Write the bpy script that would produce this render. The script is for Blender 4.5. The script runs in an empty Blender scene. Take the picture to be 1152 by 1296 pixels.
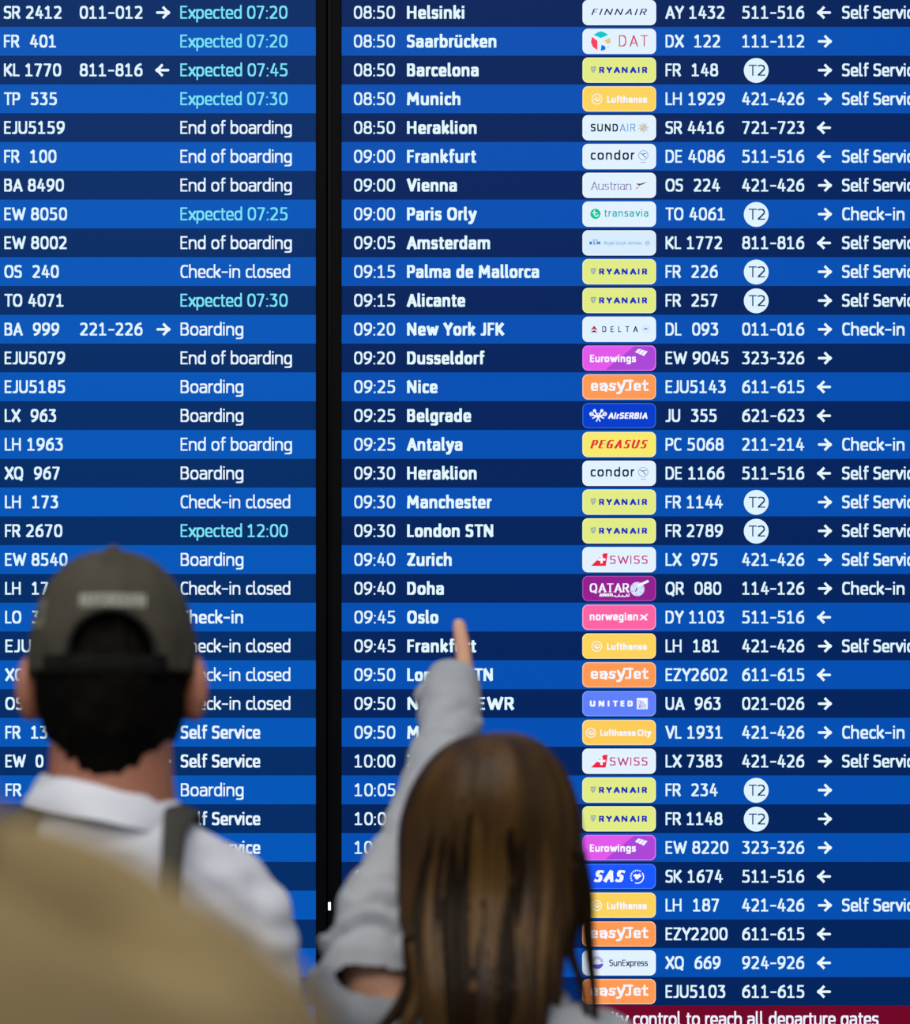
import bpy, bmesh, math, random
from mathutils import Vector, Matrix, noise
random.seed(7)
SC = bpy.context.scene
COL = SC.collection
PI = math.pi

# ------------------------------------------------------------------ camera
F = 4320.0            # focal length in pixels of the 1152 wide frame
CZ = 1.489            # height of the lens
HY = 1034.0           # picture row of the horizon
BY = 6.0              # distance of the display fronts
cam_d = bpy.data.cameras.new('camera')
cam = bpy.data.objects.new('camera', cam_d); COL.objects.link(cam)
cam.location = (0, 0, CZ); cam.rotation_euler = (PI/2, 0, 0)
cam_d.sensor_fit = 'HORIZONTAL'; cam_d.sensor_width = 36.0
cam_d.lens = F/1152*36.0
cam_d.shift_y = (HY-648.0)/1152.0
cam_d.clip_end = 100; cam_d.clip_start = 0.05
cam_d.dof.use_dof = True
cam_d.dof.focus_distance = BY
cam_d.dof.aperture_fstop = 5.4
SC.camera = cam
SC.view_settings.view_transform = 'Standard'
SC.view_settings.look = 'None'
SC.view_settings.exposure = 0.0
SC.view_settings.gamma = 1.0
SC.view_settings.use_curve_mapping = False

# ------------------------------------------------------------------ world and lamps
w = bpy.data.worlds.new('world'); SC.world = w; w.use_nodes = True
bg = w.node_tree.nodes['Background']
bg.inputs[0].default_value = (0.80, 0.86, 1.0, 1); bg.inputs[1].default_value = 0.24

def area(name, loc, rot, sx, sy, power, color):
    d = bpy.data.lights.new(name, 'AREA'); d.shape = 'RECTANGLE'
    d.size = sx; d.size_y = sy; d.energy = power; d.color = color
    o = bpy.data.objects.new(name, d); COL.objects.link(o)
    o.location = loc; o.rotation_euler = rot
    return o
area('ceiling_lamp', (-0.6, 2.4, 4.3), (0, 0, 0), 3.0, 1.2, 55, (1.0, 0.95, 0.86))
area('ceiling_lamp', (-0.8, -0.6, 4.3), (math.radians(14), 0, 0), 4.0, 2.0, 118, (1.0, 0.94, 0.84))

def px(x, y, d):                     # picture pixel at distance d -> point of the place
    return Vector(((x-576.0)*d/F, d, CZ+(HY-y)*d/F))

# ------------------------------------------------------------------ materials
def s2l(c):
    return tuple(((v/255)/12.92 if v/255 <= 0.04045 else ((v/255+0.055)/1.055)**2.4) for v in c)
MATS = {}
def screen_mat(rgb, k=1.0):
    """lit pixels of a display behind slightly glossy glass"""
    key = ('scr', rgb, k)
    if key in MATS: return MATS[key]
    m = bpy.data.materials.new('screen_light'); m.use_nodes = True
    b = m.node_tree.nodes['Principled BSDF']
    b.inputs['Base Color'].default_value = (0.004, 0.004, 0.005, 1)
    b.inputs['Roughness'].default_value = 0.3
    b.inputs['Specular IOR Level'].default_value = 0.03
    b.inputs['Emission Color'].default_value = (*s2l(rgb), 1)
    b.inputs['Emission Strength'].default_value = k
    MATS[key] = m
    return m
def mat(name, rgb, rough=0.7, rgb2=None, scale=20.0, bump=0.0, bscale=200.0, stretch=(1,1,1), metal=0.0, sheen=0.0, spec=0.5, detail=4.0, sub=0.0, ramp=(0.35, 0.65)):
    if name in MATS: return MATS[name]
    m = bpy.data.materials.new(name); m.use_nodes = True
    nt = m.node_tree; b = nt.nodes['Principled BSDF']
    b.inputs['Roughness'].default_value = rough
    b.inputs['Metallic'].default_value = metal
    b.inputs['Specular IOR Level'].default_value = spec
    b.inputs['Sheen Weight'].default_value = sheen
    b.inputs['Base Color'].default_value = (*s2l(rgb), 1)
    if sub:
        b.inputs['Subsurface Weight'].default_value = sub
        b.inputs['Subsurface Radius'].default_value = (0.012, 0.004, 0.002)
    tc = nt.nodes.new('ShaderNodeTexCoord'); mp = nt.nodes.new('ShaderNodeMapping')
    mp.inputs['Scale'].default_value = stretch
    nt.links.new(tc.outputs['Object'], mp.inputs['Vector'])
    if rgb2:
        n = nt.nodes.new('ShaderNodeTexNoise'); n.inputs['Scale'].default_value = scale; n.inputs['Detail'].default_value = detail
        r = nt.nodes.new('ShaderNodeValToRGB')
        r.color_ramp.elements[0].color = (*s2l(rgb), 1); r.color_ramp.elements[1].color = (*s2l(rgb2), 1)
        r.color_ramp.elements[0].position = ramp[0]; r.color_ramp.elements[1].position = ramp[1]
        nt.links.new(mp.outputs[0], n.inputs['Vector']); nt.links.new(n.outputs['Fac'], r.inputs[0]); nt.links.new(r.outputs[0], b.inputs['Base Color'])
    if bump:
        n2 = nt.nodes.new('ShaderNodeTexNoise'); n2.inputs['Scale'].default_value = bscale; n2.inputs['Detail'].default_value = 3
        bp = nt.nodes.new('ShaderNodeBump'); bp.inputs['Strength'].default_value = bump; bp.inputs['Distance'].default_value = 0.002
        nt.links.new(mp.outputs[0], n2.inputs['Vector']); nt.links.new(n2.outputs['Fac'], bp.inputs['Height']); nt.links.new(bp.outputs[0], b.inputs['Normal'])
    MATS[name] = m
    return m

# ------------------------------------------------------------------ object helpers
def empty(name, loc, label=None, cat=None, group=None, kind=None):
    o = bpy.data.objects.new(name, None); COL.objects.link(o); o.location = loc
    o.empty_display_size = 0.05
    tag(o, label, cat, group, kind)
    return o
def tag(o, label=None, cat=None, group=None, kind=None):
    if label: o['label'] = label
    if cat: o['category'] = cat
    if group: o['group'] = group
    if kind: o['kind'] = kind
    return o
def origin(o):
    v = Vector((0, 0, 0))
    while o is not None:
        v += o.location; o = o.parent
    return v
def link(name, me, mats, parent=None, smooth=False):
    """mesh given in place coordinates -> object, child of parent"""
    off = origin(parent) if parent else Vector((0, 0, 0))
    if off.length > 0: me.transform(Matrix.Translation(-off))
    o = bpy.data.objects.new(name, me); COL.objects.link(o)
    for m in (mats if isinstance(mats, (list, tuple)) else [mats]): me.materials.append(m)
    if parent: o.parent = parent
    if smooth:
        for p in me.polygons: p.use_smooth = True
    return o
def bm_obj(name, bm, mats, parent=None, smooth=False):
    me = bpy.data.meshes.new(name); bm.to_mesh(me); bm.free()
    return link(name, me, mats, parent, smooth)
def box(bm, x0, x1, y0, y1, z0, z1, mi=0, bevel=0.0):
    r = bmesh.ops.create_cube(bm, size=1.0)
    bmesh.ops.scale(bm, vec=(x1-x0, y1-y0, z1-z0), verts=r['verts'])
    bmesh.ops.translate(bm, vec=((x0+x1)/2, (y0+y1)/2, (z0+z1)/2), verts=r['verts'])
    fs = {f for v in r['verts'] for f in v.link_faces}
    for f in fs: f.material_index = mi
    if bevel:
        bmesh.ops.bevel(bm, geom=list({e for v in r['verts'] for e in v.link_edges}), offset=bevel, segments=2, affect='EDGES', profile=0.5)

# ------------------------------------------------------------------ the room
fl = mat('floor_stone', (96, 94, 90), 0.35, (112, 109, 104), 3.0, bump=0.05)
bm = bmesh.new(); box(bm, -8, 8, -6, 8.2, -0.1, 0); tag(bm_obj('floor', bm, fl), kind='structure')
wm = mat('dark_wall_paint', (20, 22, 26), 0.7, (24, 26, 30), 4.0)
bm = bmesh.new(); box(bm, -8, 8, 8.0, 8.2, 0, 5.2); tag(bm_obj('wall_back', bm, wm), kind='structure')

# ------------------------------------------------------------------ stroke lettering
def arc(cx, cy, rx, ry, a0, a1, n=2.4, k=None):
    k = k or max(3, int(abs(a1-a0)/13))
    out = []
    for i in range(k+1):
        a = math.radians(a0+(a1-a0)*i/k); c, s = math.cos(a), math.sin(a)
        out.append((cx+rx*math.copysign(abs(c)**(2/n), c), cy+ry*math.copysign(abs(s)**(2/n), s)))
    return out
def ring(cx, cy, rx, ry, n=2.4): return arc(cx, cy, rx, ry, 0, 360, n, 28)
S_ = [(.95, .97), (.72, 1)] + arc(.45, .765, .45, .235, 90, 270, 2.2) + arc(.55, .265, .45, .265, 90, -90, 2.2) + [(.25, 0), (.0, .05)]
SIX = [ring(.5, .31, .5, .31), arc(.98, .31, .98, .69, 180, 98, 2.1)]
def flip(ss): return [[(1-x, 1-y) for x, y in s] for s in ss]
ARCH = arc(.5, .58, .5, .42, 180, 0, 2.6)
G = {  # glyph: (width, zone, strokes, side bearing)   zone c = capital, x = small letter
 'A': (11.4, 'c', [[(0,0),(.5,1),(1,0)], [(.17,.28),(.83,.28)]], .5),
 'B': (9.6, 'c', [[(0,0),(0,1),(.5,1)]+arc(.5,.77,.44,.23,90,-90)+[(0,.54)], [(.5,.54)]+arc(.55,.27,.45,.27,90,-90)+[(0,0)]], 1.5),
 'C': (8.8, 'c', [[(1,.97),(.75,1)]+arc(.6,.5,.6,.5,90,270,2.6)+[(.75,0),(1,.03)]], 1.2),
 'D': (10.2, 'c', [[(0,0),(0,1),(.4,1)]+arc(.4,.5,.6,.5,90,-90,2.6)+[(0,0)]], 1.5),
 'E': (8.3, 'c', [[(1,1),(0,1),(0,0),(1,0)], [(0,.52),(.88,.52)]], 1.4),
 'F': (7.9, 'c', [[(1,1),(0,1),(0,0)], [(0,.5),(.88,.5)]], 1.1),
 'G': (10, 'c', [[(.95,.97),(.7,1)]+arc(.58,.5,.58,.5,90,270,2.6)+[(1,0),(1,.48),(.6,.48)]], 1.4),
 'H': (10.9, 'c', [[(0,0),(0,1)], [(1,0),(1,1)], [(0,.52),(1,.52)]], 1.6),
 'I': (0, 'c', [[(0,0),(0,1)]], 1.8),
 'J': (6.4, 'c', [[(1,1),(1,.28)]+arc(.4,.28,.6,.28,0,-90)+[(0,0)]], 1.5),
 'K': (10.4, 'c', [[(0,0),(0,1)], [(.94,1),(.25,.52),(1,0)], [(0,.52),(.25,.52)]], .9),
 'L': (7.9, 'c', [[(0,1),(0,0),(1,0)]], .9),
 'M': (13.4, 'c', [[(0,0),(.06,1),(.5,.32),(.94,1),(1,0)]], 1.6),
 'N': (11, 'c', [[(0,0),(0,1),(1,0),(1,1)]], 1.6),
 'O': (11.4, 'c', [ring(.5,.5,.5,.5,2.6)], 1.3),
 'P': (9.4, 'c', [[(0,0),(0,1),(.5,1)]+arc(.52,.72,.48,.28,90,-90)+[(0,.44)]], 1.0),
 'Q': (11.4, 'c', [ring(.5,.5,.5,.5,2.6), [(.55,.1),(.95,-.14)]], 1.3),
 'R': (9.8, 'c', [[(0,0),(0,1),(.5,1)]+arc(.5,.74,.46,.26,90,-90)+[(0,.48)], [(.5,.48),(1,0)]], 1.0),
 'S': (9, 'c', [S_], 1.2),
 'T': (9.9, 'c', [[(0,1),(1,1)], [(.5,1),(.5,0)]], .6),
 'U': (10.6, 'c', [[(0,1)]+[(0,.42)]+arc(.5,.42,.5,.42,180,360,2.6)+[(1,1)]], 1.6),
 'V': (11.2, 'c', [[(0,1),(.5,0),(1,1)]], .5),
 'W': (16.4, 'c', [[(0,1),(.25,0),(.5,.88),(.75,0),(1,1)]], .6),
 'X': (11, 'c', [[(0,0),(1,1)], [(0,1),(1,0)]], .6),
 'Y': (10.8, 'c', [[(0,1),(.5,.46),(1,1)], [(.5,.46),(.5,0)]], .5),
 'Z': (9.3, 'c', [[(0,1),(1,1),(0,0),(1,0)]], 1.1),
 '0': (10.0, 'c', [ring(.5,.5,.5,.5,2.6)], 1.45),
 '1': (9.0, 'c', [[(.04,.82),(.5,1),(.5,0)], [(.04,0),(1,0)]], 2.45),
 '2': (9.3, 'c', [[(.04,.95)]+arc(.45,.71,.5,.29,110,-22,2.2)+[(.0,0),(1,0)]], 2.15),
 '3': (9.1, 'c', [[(.05,1),(.92,1),(.42,.58)]+arc(.5,.29,.5,.29,84,-100,2.2)+[(.0,.03)]], 2.35),
 '4': (10.0, 'c', [[(.48,1),(0,.26),(1,.26)], [(.72,.62),(.72,0)]], 1.45),
 '5': (9.2, 'c', [[(.92,1),(.14,1),(.1,.58),(.4,.59)]+arc(.48,.295,.52,.295,85,-100,2.2)+[(.0,.03)]], 2.25),
 '6': (9.8, 'c', SIX, 1.65), '9': (9.8, 'c', flip(SIX), 1.65),
 '7': (9.1, 'c', [[(0,1),(1,1),(.32,0)]], 2.35),
 '8': (9.8, 'c', [ring(.5,.765,.43,.235), ring(.5,.265,.5,.265)], 1.65),
 ':': (0, 'c', [[(0,0),(0,.001)], [(0,.62),(0,.621)]], 2.2),
 '-': (7.4, 'c', [[(0,.44),(1,.44)]], 1.6),
 ' ': (0, 'c', [], 2.0),
 'a': (8.9, 'x', [[(.08,.95),(.35,1)]+arc(.52,.66,.48,.34,90,0)+[(1,0)], [(1,.58),(.42,.58)]+arc(.4,.29,.4,.29,90,270)+[(.6,0),(1,.2)]], 1.3),
 'b': (9.2, 'x', [[(0,0),(0,2)], ring(.5,.5,.5,.5,2.6)], 1.2),
 'c': (7.6, 'x', [[(1,.96),(.75,1)]+arc(.6,.5,.6,.5,90,270,2.6)+[(.75,0),(1,.04)]], .8),
 'd': (9.2, 'x', [[(1,0),(1,2)], ring(.5,.5,.5,.5,2.6)], 1.4),
 'e': (9.0, 'x', [[(0,.47),(1,.47)]+arc(.5,.5,.5,.5,0,262,2.6)+[(.7,0),(.95,.04)]], 1.0),
 'f': (6.3, 'x', [[(1,2)]+arc(.78,1.5,.44,.5,90,180)+[(.34,0)], [(0,1),(.95,1)]], .5),
 'g': (9.2, 'x', [ring(.5,.5,.5,.5,2.6), [(1,1),(1,-.4)]+arc(.5,-.4,.5,.6,0,-90)+[(.1,-1)]], 1.4),
 'h': (9.1, 'x', [[(0,0),(0,2)], ARCH+[(1,0)]], 1.4),
 'i': (0, 'x', [[(0,0),(0,1)], [(0,1.82),(0,1.83)]], 1.6),
 'j': (0, 'x', [[(0,-.9),(0,1)], [(0,1.82),(0,1.83)]], 1.6),
 'k': (8.6, 'x', [[(0,0),(0,2)], [(.94,1),(.3,.52),(1,0)], [(0,.52),(.3,.52)]], .7),
 'l': (4.4, 'x', [[(0,2),(0,.3)]+arc(.9,.3,.9,.3,180,270)+[(1,0)]], .8),
 'm': (14.3, 'x', [[(0,0),(0,1)], arc(.25,.58,.25,.42,180,0,2.6)+[(.5,0)], arc(.75,.58,.25,.42,180,0,2.6)+[(1,0)]], 1.4),
 'n': (9.1, 'x', [[(0,0),(0,1)], ARCH+[(1,0)]], 1.4),
 'o': (9.5, 'x', [ring(.5,.5,.5,.5,2.6)], 1.1),
 'p': (9.2, 'x', [[(0,-1),(0,1)], ring(.5,.5,.5,.5,2.6)], 1.2),
 'q': (9.2, 'x', [[(1,-1),(1,1)], ring(.5,.5,.5,.5,2.6)], 1.3),
 'r': (5.8, 'x', [[(0,0),(0,1)], arc(.85,.55,.85,.45,180,90)+[(1,1)]], .5),
 's': (7.6, 'x', [S_], 1.0),
 't': (6.1, 'x', [[(.32,1.6),(.32,.3)]+arc(.8,.3,.48,.3,180,270)+[(1,0)], [(0,1),(.95,1)]], .7),
 'u': (9.1, 'x', [[(0,1)]+arc(.5,.42,.5,.42,180,360,2.6), [(1,0),(1,1)]], 1.4),
 'v': (9.2, 'x', [[(0,1),(.5,0),(1,1)]], .5),
 'w': (13.6, 'x', [[(0,1),(.25,0),(.5,.9),(.75,0),(1,1)]], .5),
 'x': (9.0, 'x', [[(0,0),(1,1)], [(0,1),(1,0)]], .5),
 'y': (9.4, 'x', [[(0,1),(.5,.05)], [(1,1),(.42,-.5)]+[(.25,-.92),(0,-1)]], .5),
 'z': (7.6, 'x', [[(0,1),(1,1),(0,0),(1,0)]], .9),
}
G['ü'] = (9.1, 'x', G['u'][2]+[[(.18,1.75),(.18,1.76)], [(.82,1.75),(.82,1.76)]], 1.4)
XH, ASC, DSC = 11.9, 17.0, -4.4

class Draw:
    """collects flat lettering in board pixels (x right, y up); layer 0 nearest the glass"""
    def __init__(s): s.v = []; s.f = []; s.m = []; s.mats = []
    def mi(s, rgb):
        m = screen_mat(rgb)
        if m not in s.mats: s.mats.append(m)
        return s.mats.index(m)
    def poly(s, pts, rgb, layer=2):
        b = len(s.v); s.v += [(x, y, layer) for x, y in pts]
        s.f.append(tuple(range(b, b+len(pts)))); s.m.append(s.mi(rgb))
    def stroke(s, pts, tv, rgb, th=None, layer=2, cap=True, closed=False, rnd=False):
        th = tv if th is None else th
        P = [Vector(p) for p in pts]
        Q = [P[0]]
        for p in P[1:]:
            if (p-Q[-1]).length > 1e-4: Q.append(p)
        P = Q
        if len(P) < 2: P.append(P[0]+Vector((0, .01)))
        if (P[0]-P[-1]).length < 1e-3 and len(P) > 3: closed = True; P.pop()
        n = len(P)
        # sharp corners: separate bars that overlap, so that no bar tapers into its corner
        m_ = n if closed else n-1
        sg = [(P[(i+1) % n]-P[i]).normalized() for i in range(m_)]
        cuts = [i for i in (range(n) if closed else range(1, n-1)) if sg[i-1].dot(sg[i]) < .55]
        if cuts:
            if closed: order = [(c+j) % n for c in cuts[:1] for j in range(n+1)]
            else: order = list(range(n))
            runs = [[order[0]]]
            for i in order[1:]:
                runs[-1].append(i)
                if i in cuts and i != order[-1]: runs.append([i])
            for r in runs:
                Q = [P[i].copy() for i in r]
                for e, q, i in ((0, 1, r[0]), (-1, -2, r[-1])):
                    dd = (Q[e]-Q[q]).normalized()
                    w_ = tv*abs(dd.y)+th*abs(dd.x)
                    if i in cuts:
                        k = .5 if abs(sg[i-1].dot(sg[i])) < .15 else .24
                        Q[e] = Q[e]+dd*(w_ if abs(tv-th) < .05 else (tv*abs(dd.x)+th*abs(dd.y)))*k
                    elif cap: Q[e] = Q[e]+dd*(tv*abs(dd.x)+th*abs(dd.y))*.5*max(abs(dd.x), abs(dd.y))**3
                s.stroke([tuple(q) for q in Q], tv, rgb, th, layer, cap=False)
            if rnd:
                for i in cuts: s.disc(P[i].x, P[i].y, tv/2, rgb, layer, 10)
            return
        seg = [(P[(i+1) % n]-P[i]).normalized() for i in range(n if closed else n-1)]
        wd = lambda d: tv*abs(d.y)+th*abs(d.x) if abs(tv-th) > .05 else tv
        if cap and not closed:
            P[0] = P[0]-seg[0]*wd(Vector((seg[0].y, seg[0].x)))/2*max(abs(seg[0].x), abs(seg[0].y))**3
            P[-1] = P[-1]+seg[-1]*wd(Vector((seg[-1].y, seg[-1].x)))/2*max(abs(seg[-1].x), abs(seg[-1].y))**3
        Lp, Rp = [], []
        for i in range(n):
            if closed: a, b_ = seg[i-1], seg[i]
            else: a, b_ = seg[max(i-1, 0)], seg[min(i, n-2)]
            na, nb = Vector((-a.y, a.x)), Vector((-b_.y, b_.x))
            wv = na+nb
            if wv.length < 1e-3: wv = na
            wv.normalize()
            w_ = (wd(a)+wd(b_))/2
            k = min(1/max(wv.dot(nb), .2), 1.45)
            Lp.append(P[i]+wv*w_/2*k); Rp.append(P[i]-wv*w_/2*k)
        b = len(s.v)
        for l, r in zip(Lp, Rp): s.v += [(l.x, l.y, layer), (r.x, r.y, layer)]
        mi = s.mi(rgb)
        for i in range(n if closed else n-1):
            j = (i+1) % n
            s.f.append((b+2*i, b+2*i+1, b+2*j+1, b+2*j)); s.m.append(mi)
        if rnd and not closed:
            for e in (P[0], P[-1]): s.disc(e.x, e.y, tv/2, rgb, layer, 10)
    def disc(s, cx, cy, r, rgb, layer=2, k=28, ry=None):
        ry = ry or r
        s.poly([(cx+r*math.cos(2*PI*i/k), cy+ry*math.sin(2*PI*i/k)) for i in range(k)], rgb, layer)
    def circ(s, cx, cy, r, t, rgb, layer=2, a0=0, a1=360):
        s.stroke(arc(cx, cy, r, r, a0, a1, 2.0, max(8, int(abs(a1-a0)/14))), t, rgb, layer=layer, cap=False)
    def glyph_w(s, ch, t, z): return max(G[ch][0]*z, t) if G[ch][0] else t
    def text(s, x, base, txt, rgb, t=2.4, size=16.0, x1=None, slant=0.0, th=None, serif=0.0, track=0.0, layer=2, xh=None, rnd=False, space=5.2):
        """cap height = size; x1 = right end to fit to"""
        z = size/16.0
        X = XH*z if xh is None else xh
        th = t*0.9 if th is None else th
        adv = []
        cx = 0
        for ch in txt:
            if ch == ' ': adv.append((cx, 0)); cx += space*z+track; continue
            gw = s.glyph_w(ch, t, z)
            adv.append((cx, gw)); cx += gw+G[ch][3]*z+track
        last = txt[-1]; tot = adv[-1][0]+adv[-1][1]
        sx = 1.0 if x1 is None else (x1-x)/tot
        for ch, (ax, gw) in zip(txt, adv):
            if ch == ' ': continue
            W, zone, ss, sb = G[ch]
            H = size if zone == 'c' else X
            def mp(u, v):
                xx = t/2+u*max(gw-t, 0)
                if zone == 'c' or 0 <= v <= 1: yy = th/2+v*(H-th)
                elif v > 1: yy = (H-th/2)+(v-1)*(ASC*z-H)
                else: yy = th/2+v*(th/2-(DSC*z+th/2))
                return ((ax+xx)*sx+x+(yy)*slant, base+yy)
            for st in ss:
                pts = [mp(u, v) for u, v in st]
                s.stroke(pts, t, rgb, th, layer, rnd=rnd)
                if serif and not (abs(st[0][0]-st[-1][0]) < 1e-3 and abs(st[0][1]-st[-1][1]) < 1e-3):
                    for e, q in ((st[0], st[1]), (st[-1], st[-2])):
                        if abs(e[1]-q[1]) > .3 and abs(e[0]-q[0]) < .7:
                            X0, Y0 = mp(*e)
                            s.stroke([(X0-t/2-serif, Y0), (X0+t/2+serif, Y0)], serif*.8, rgb, serif*.8, layer, cap=False)
        return x+tot*sx
    def rrect(s, cx, cy, hw, hh, r, rgb, layer):
        pts = []
        for (sx, sy, a) in ((1, 1, 0), (-1, 1, 90), (-1, -1, 180), (1, -1, 270)):
            for i in range(7):
                an = math.radians(a+i*15)
                pts.append((cx+sx*(hw-r)+r*math.cos(an), cy+sy*(hh-r)+r*math.sin(an)))
        s.poly(pts, rgb, layer)
    def build(s, name, parent):
        me = bpy.data.meshes.new(name)
        me.from_pydata([((x-576)/720.0, BY-0.0006*l, CZ+(HY+y)/720.0) for x, y, l in s.v], [], s.f)
        me.polygons.foreach_set('material_index', s.m)
        return link(name, me, s.mats, parent)
# board pixel y here is minus the picture row, so that up is positive

CW = (222, 244, 255)     # cool white lettering

WB = (226, 242, 254)

# ------------------------------------------------------------------ airline badges, dx dy from the badge centre
def badge(row, cx, cy, kind):
    d = Draw()
    BGS = {'finn': WB, 'dat': WB, 'rya': (226, 236, 134), 'luf': (253, 212, 92), 'sund': WB, 'con': WB, 'aus': WB, 'tra': WB, 'klm': (216, 236, 252), 'del': WB,
           'eur': (226, 88, 236), 'easy': (255, 154, 84), 'ser': (0, 60, 205), 'peg': (248, 234, 108), 'swi': WB, 'qat': (148, 30, 146), 'nor': (255, 100, 164),
           'uni': (94, 128, 252), 'lufc': (254, 204, 88), 'sas': (24, 88, 255), 'sun': WB}
    b = BGS[kind]
    rim = tuple(min(255, int(c+(255-c)*.42)) for c in b)
    if kind in ('ser', 'qat', 'sas', 'uni', 'eur'): rim = tuple(min(255, int(c+(255-c)*.2)) for c in b)
    d.rrect(cx, cy, 46.6, 16.0, 7.0, rim, 1)
    d.rrect(cx, cy, 45.4, 14.8, 6.0, b, 1.6)
    W = (246, 246, 255)
    T = lambda x0, x1, base, txt, rgb, t, size, **k: d.text(cx+x0, cy+base, txt, rgb, t, size, x1=cx+x1, layer=3, **k)
    St = lambda pts, t, rgb, layer=3, **k: d.stroke([(cx+a, cy+c) for a, c in pts], t, rgb, layer=layer, **k)
    Po = lambda pts, rgb, layer=3: d.poly([(cx+a, cy+c) for a, c in pts], rgb, layer)
    Di = lambda x, y, r, rgb, layer=3, **k: d.disc(cx+x, cy+y, r, rgb, layer, **k)
    Ci = lambda x, y, r, t, rgb, layer=3, **k: d.circ(cx+x, cy+y, r, t, rgb, layer, **k)
    if kind == 'finn':
        T(-36, 33.5, -3.2, 'FINNAIR', (18, 52, 98), 1.5, 7.8, slant=.38, th=.8, track=1.0)
    elif kind == 'dat':
        T(-.5, 36, -6.6, 'DAT', (206, 62, 92), 1.35, 14.3, track=3)
        Po([(-32.5, 8), (-28, 11), (-23.4, 12.6), (-18.5, 11), (-14, 8), (-23.4, 4)], (0, 200, 205))
        Po([(-34.5, 5.5), (-27.8, .5), (-27.8, -11.4), (-33.6, -7), (-36, -1)], (250, 62, 92))
        Po([(-19, 1), (-12, 4.4), (-11, 0), (-12.3, -3), (-16, -3)], (226, 200, 130))
        Po([(-22.5, -4.5), (-18, -6.5), (-17.5, -10.6), (-23.6, -12.2)], (0, 110, 235))
        Po([(-15.5, -6.5), (-13, -6), (-14.5, -8.8)], (190, 200, 250))
    elif kind == 'rya':
        T(-26.3, 36.2, -3.7, 'RYANAIR', (28, 48, 186), 2.1, 7.5, th=1.5, track=0)
        St([(-35.5, 3.6), (-29.8, 4), (-30.5, 0), (-33, -3.2), (-35.6, 0), (-35.5, 3.6)], .7, (92, 112, 190))
        for a, e in ((-34, -1), (-32.6, -2), (-31.4, -.5)): St([(a, 3.2), (e-32.2, -1.6)] if a == -34 else [(a, 3.4), (a-.6, -1.4)], .5, (92, 112, 190))
    elif kind in ('luf', 'lufc'):
        o = 0 if kind == 'luf' else -7.3; r = 6.3 if kind == 'luf' else 5.8
        Ci(-28.4+o, -.4, r, 1.05, W)
        Po([(-33+o, 1.4), (-27+o, -1.6), (-23.6+o, 1.2), (-25+o, -2.4), (-28.5+o, -3.4), (-31+o, -1.6)], W)
        St([(-30.5+o, 2.2), (-27.5+o, 1.2), (-24.6+o, 2.4)], .7, W)
        if kind == 'luf': T(-15.6, 35.2, -4.8, 'Lufthansa', W, 1.95, 8.4)
        else: T(-24, 40.6, -4.3, 'Lufthansa City', W, 1.8, 7.9, space=3.0)
    elif kind == 'sund':
        T(-36.2, -1.6, -4.9, 'SUND', (12, 44, 62), 1.6, 9.7, track=1.0)
        T(.6, 20.4, -4.9, 'AIR', (74, 148, 205), .95, 9.7, track=1.6)
        for i in range(16):
            a = i*PI/8+.1; r1 = 6.4 if i % 2 == 0 else 5.2
            St([(30.5+2.0*math.cos(a), -.2+2.0*math.sin(a)), (30.5+r1*math.cos(a), -.2+r1*math.sin(a))], .75, (206, 186, 130) if i % 3 else (150, 170, 190))
        St([(28.6, -2.4), (32.4, 2.6)], 1.2, (196, 170, 96))
    elif kind == 'con':
        T(-36.4, 19.6, -4.2, 'condor', (12, 46, 72), 1.85, 11.6, xh=9.0, track=.9)
        Ci(30.4, 1.4, 6.0, .65, (90, 150, 205))
        St([(26.8, 4.0), (30, 2.6), (33.6, -2.0)], .9, (40, 90, 160)); St([(29.4, 2.0), (31.5, 3.6), (34.2, 3.6)], .8, (40, 90, 160))
        St([(27.6, -7.6), (33.4, -7.6)], .7, (120, 160, 200))
    elif kind == 'aus':
        T(-35.6, 15.2, -5.6, 'Austrian', (118, 96, 164), .95, 10.0, th=.6, serif=.8, xh=7.2, track=.3)
        Po([(20, -5.4), (25.5, -.2), (22, 1.2), (21, 2), (27, 2), (35.6, 4.5), (29.5, 1), (26.5, .2), (22, -4.6)], (100, 30, 70))
    elif kind == 'tra':
        Di(-30.2, .2, 6.5, (0, 200, 148))
        St([(-31.6, 4.2), (-31.6, -.6), (-30.6, -2.6), (-28, -2.9), (-27, -1.2)], 1.3, WB, 4); St([(-34, 1.4), (-28.6, 1.4)], 1.2, WB, 4)
        T(-19, 36.8, -3.4, 'transavia', (14, 178, 186), 1.35, 9.4, xh=7.0, track=.9)
    elif kind == 'klm':
        T(-38.2, -23.4, -2.2, 'KLM', (30, 128, 205), 1.35, 3.9, th=1.0)
        for i in range(5): Di(-33.4+i*1.4, 3.6+(.7 if i == 2 else 0), .6, (80, 160, 215), k=8)
        St([(-33.5, 2.4), (-27.8, 2.4)], .5, (80, 160, 215))
        T(-19.4, 28.4, -2.2, 'Royal Dutch Airlines', (98, 176, 230), .55, 4.0, space=5)
        Ci(35.6, -.4, 2.7, .45, (96, 150, 210)); St([(33.8, -.6), (37.4, .4)], .8, (50, 100, 180))
    elif kind == 'del':
        Po([(-31.9, 4.6), (-36.3, -1.6), (-31.9, .4)], (206, 34, 76)); Po([(-31.9, 4.6), (-27.4, -1.6), (-31.9, .4)], (128, 22, 66))
        Po([(-31.9, -1.0), (-36.2, -3.9), (-27.4, -3.9)], (160, 28, 70))
        T(-21.6, 23.6, -3.7, 'DELTA', (28, 58, 104), 1.15, 7.5, track=4.2)
        Ci(33.6, .2, 4.5, .7, (190, 218, 246)); Po([(30, .6), (34, 2), (36.6, .6), (33.6, -1.2)], (110, 158, 232))
    elif kind == 'eur':
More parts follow.
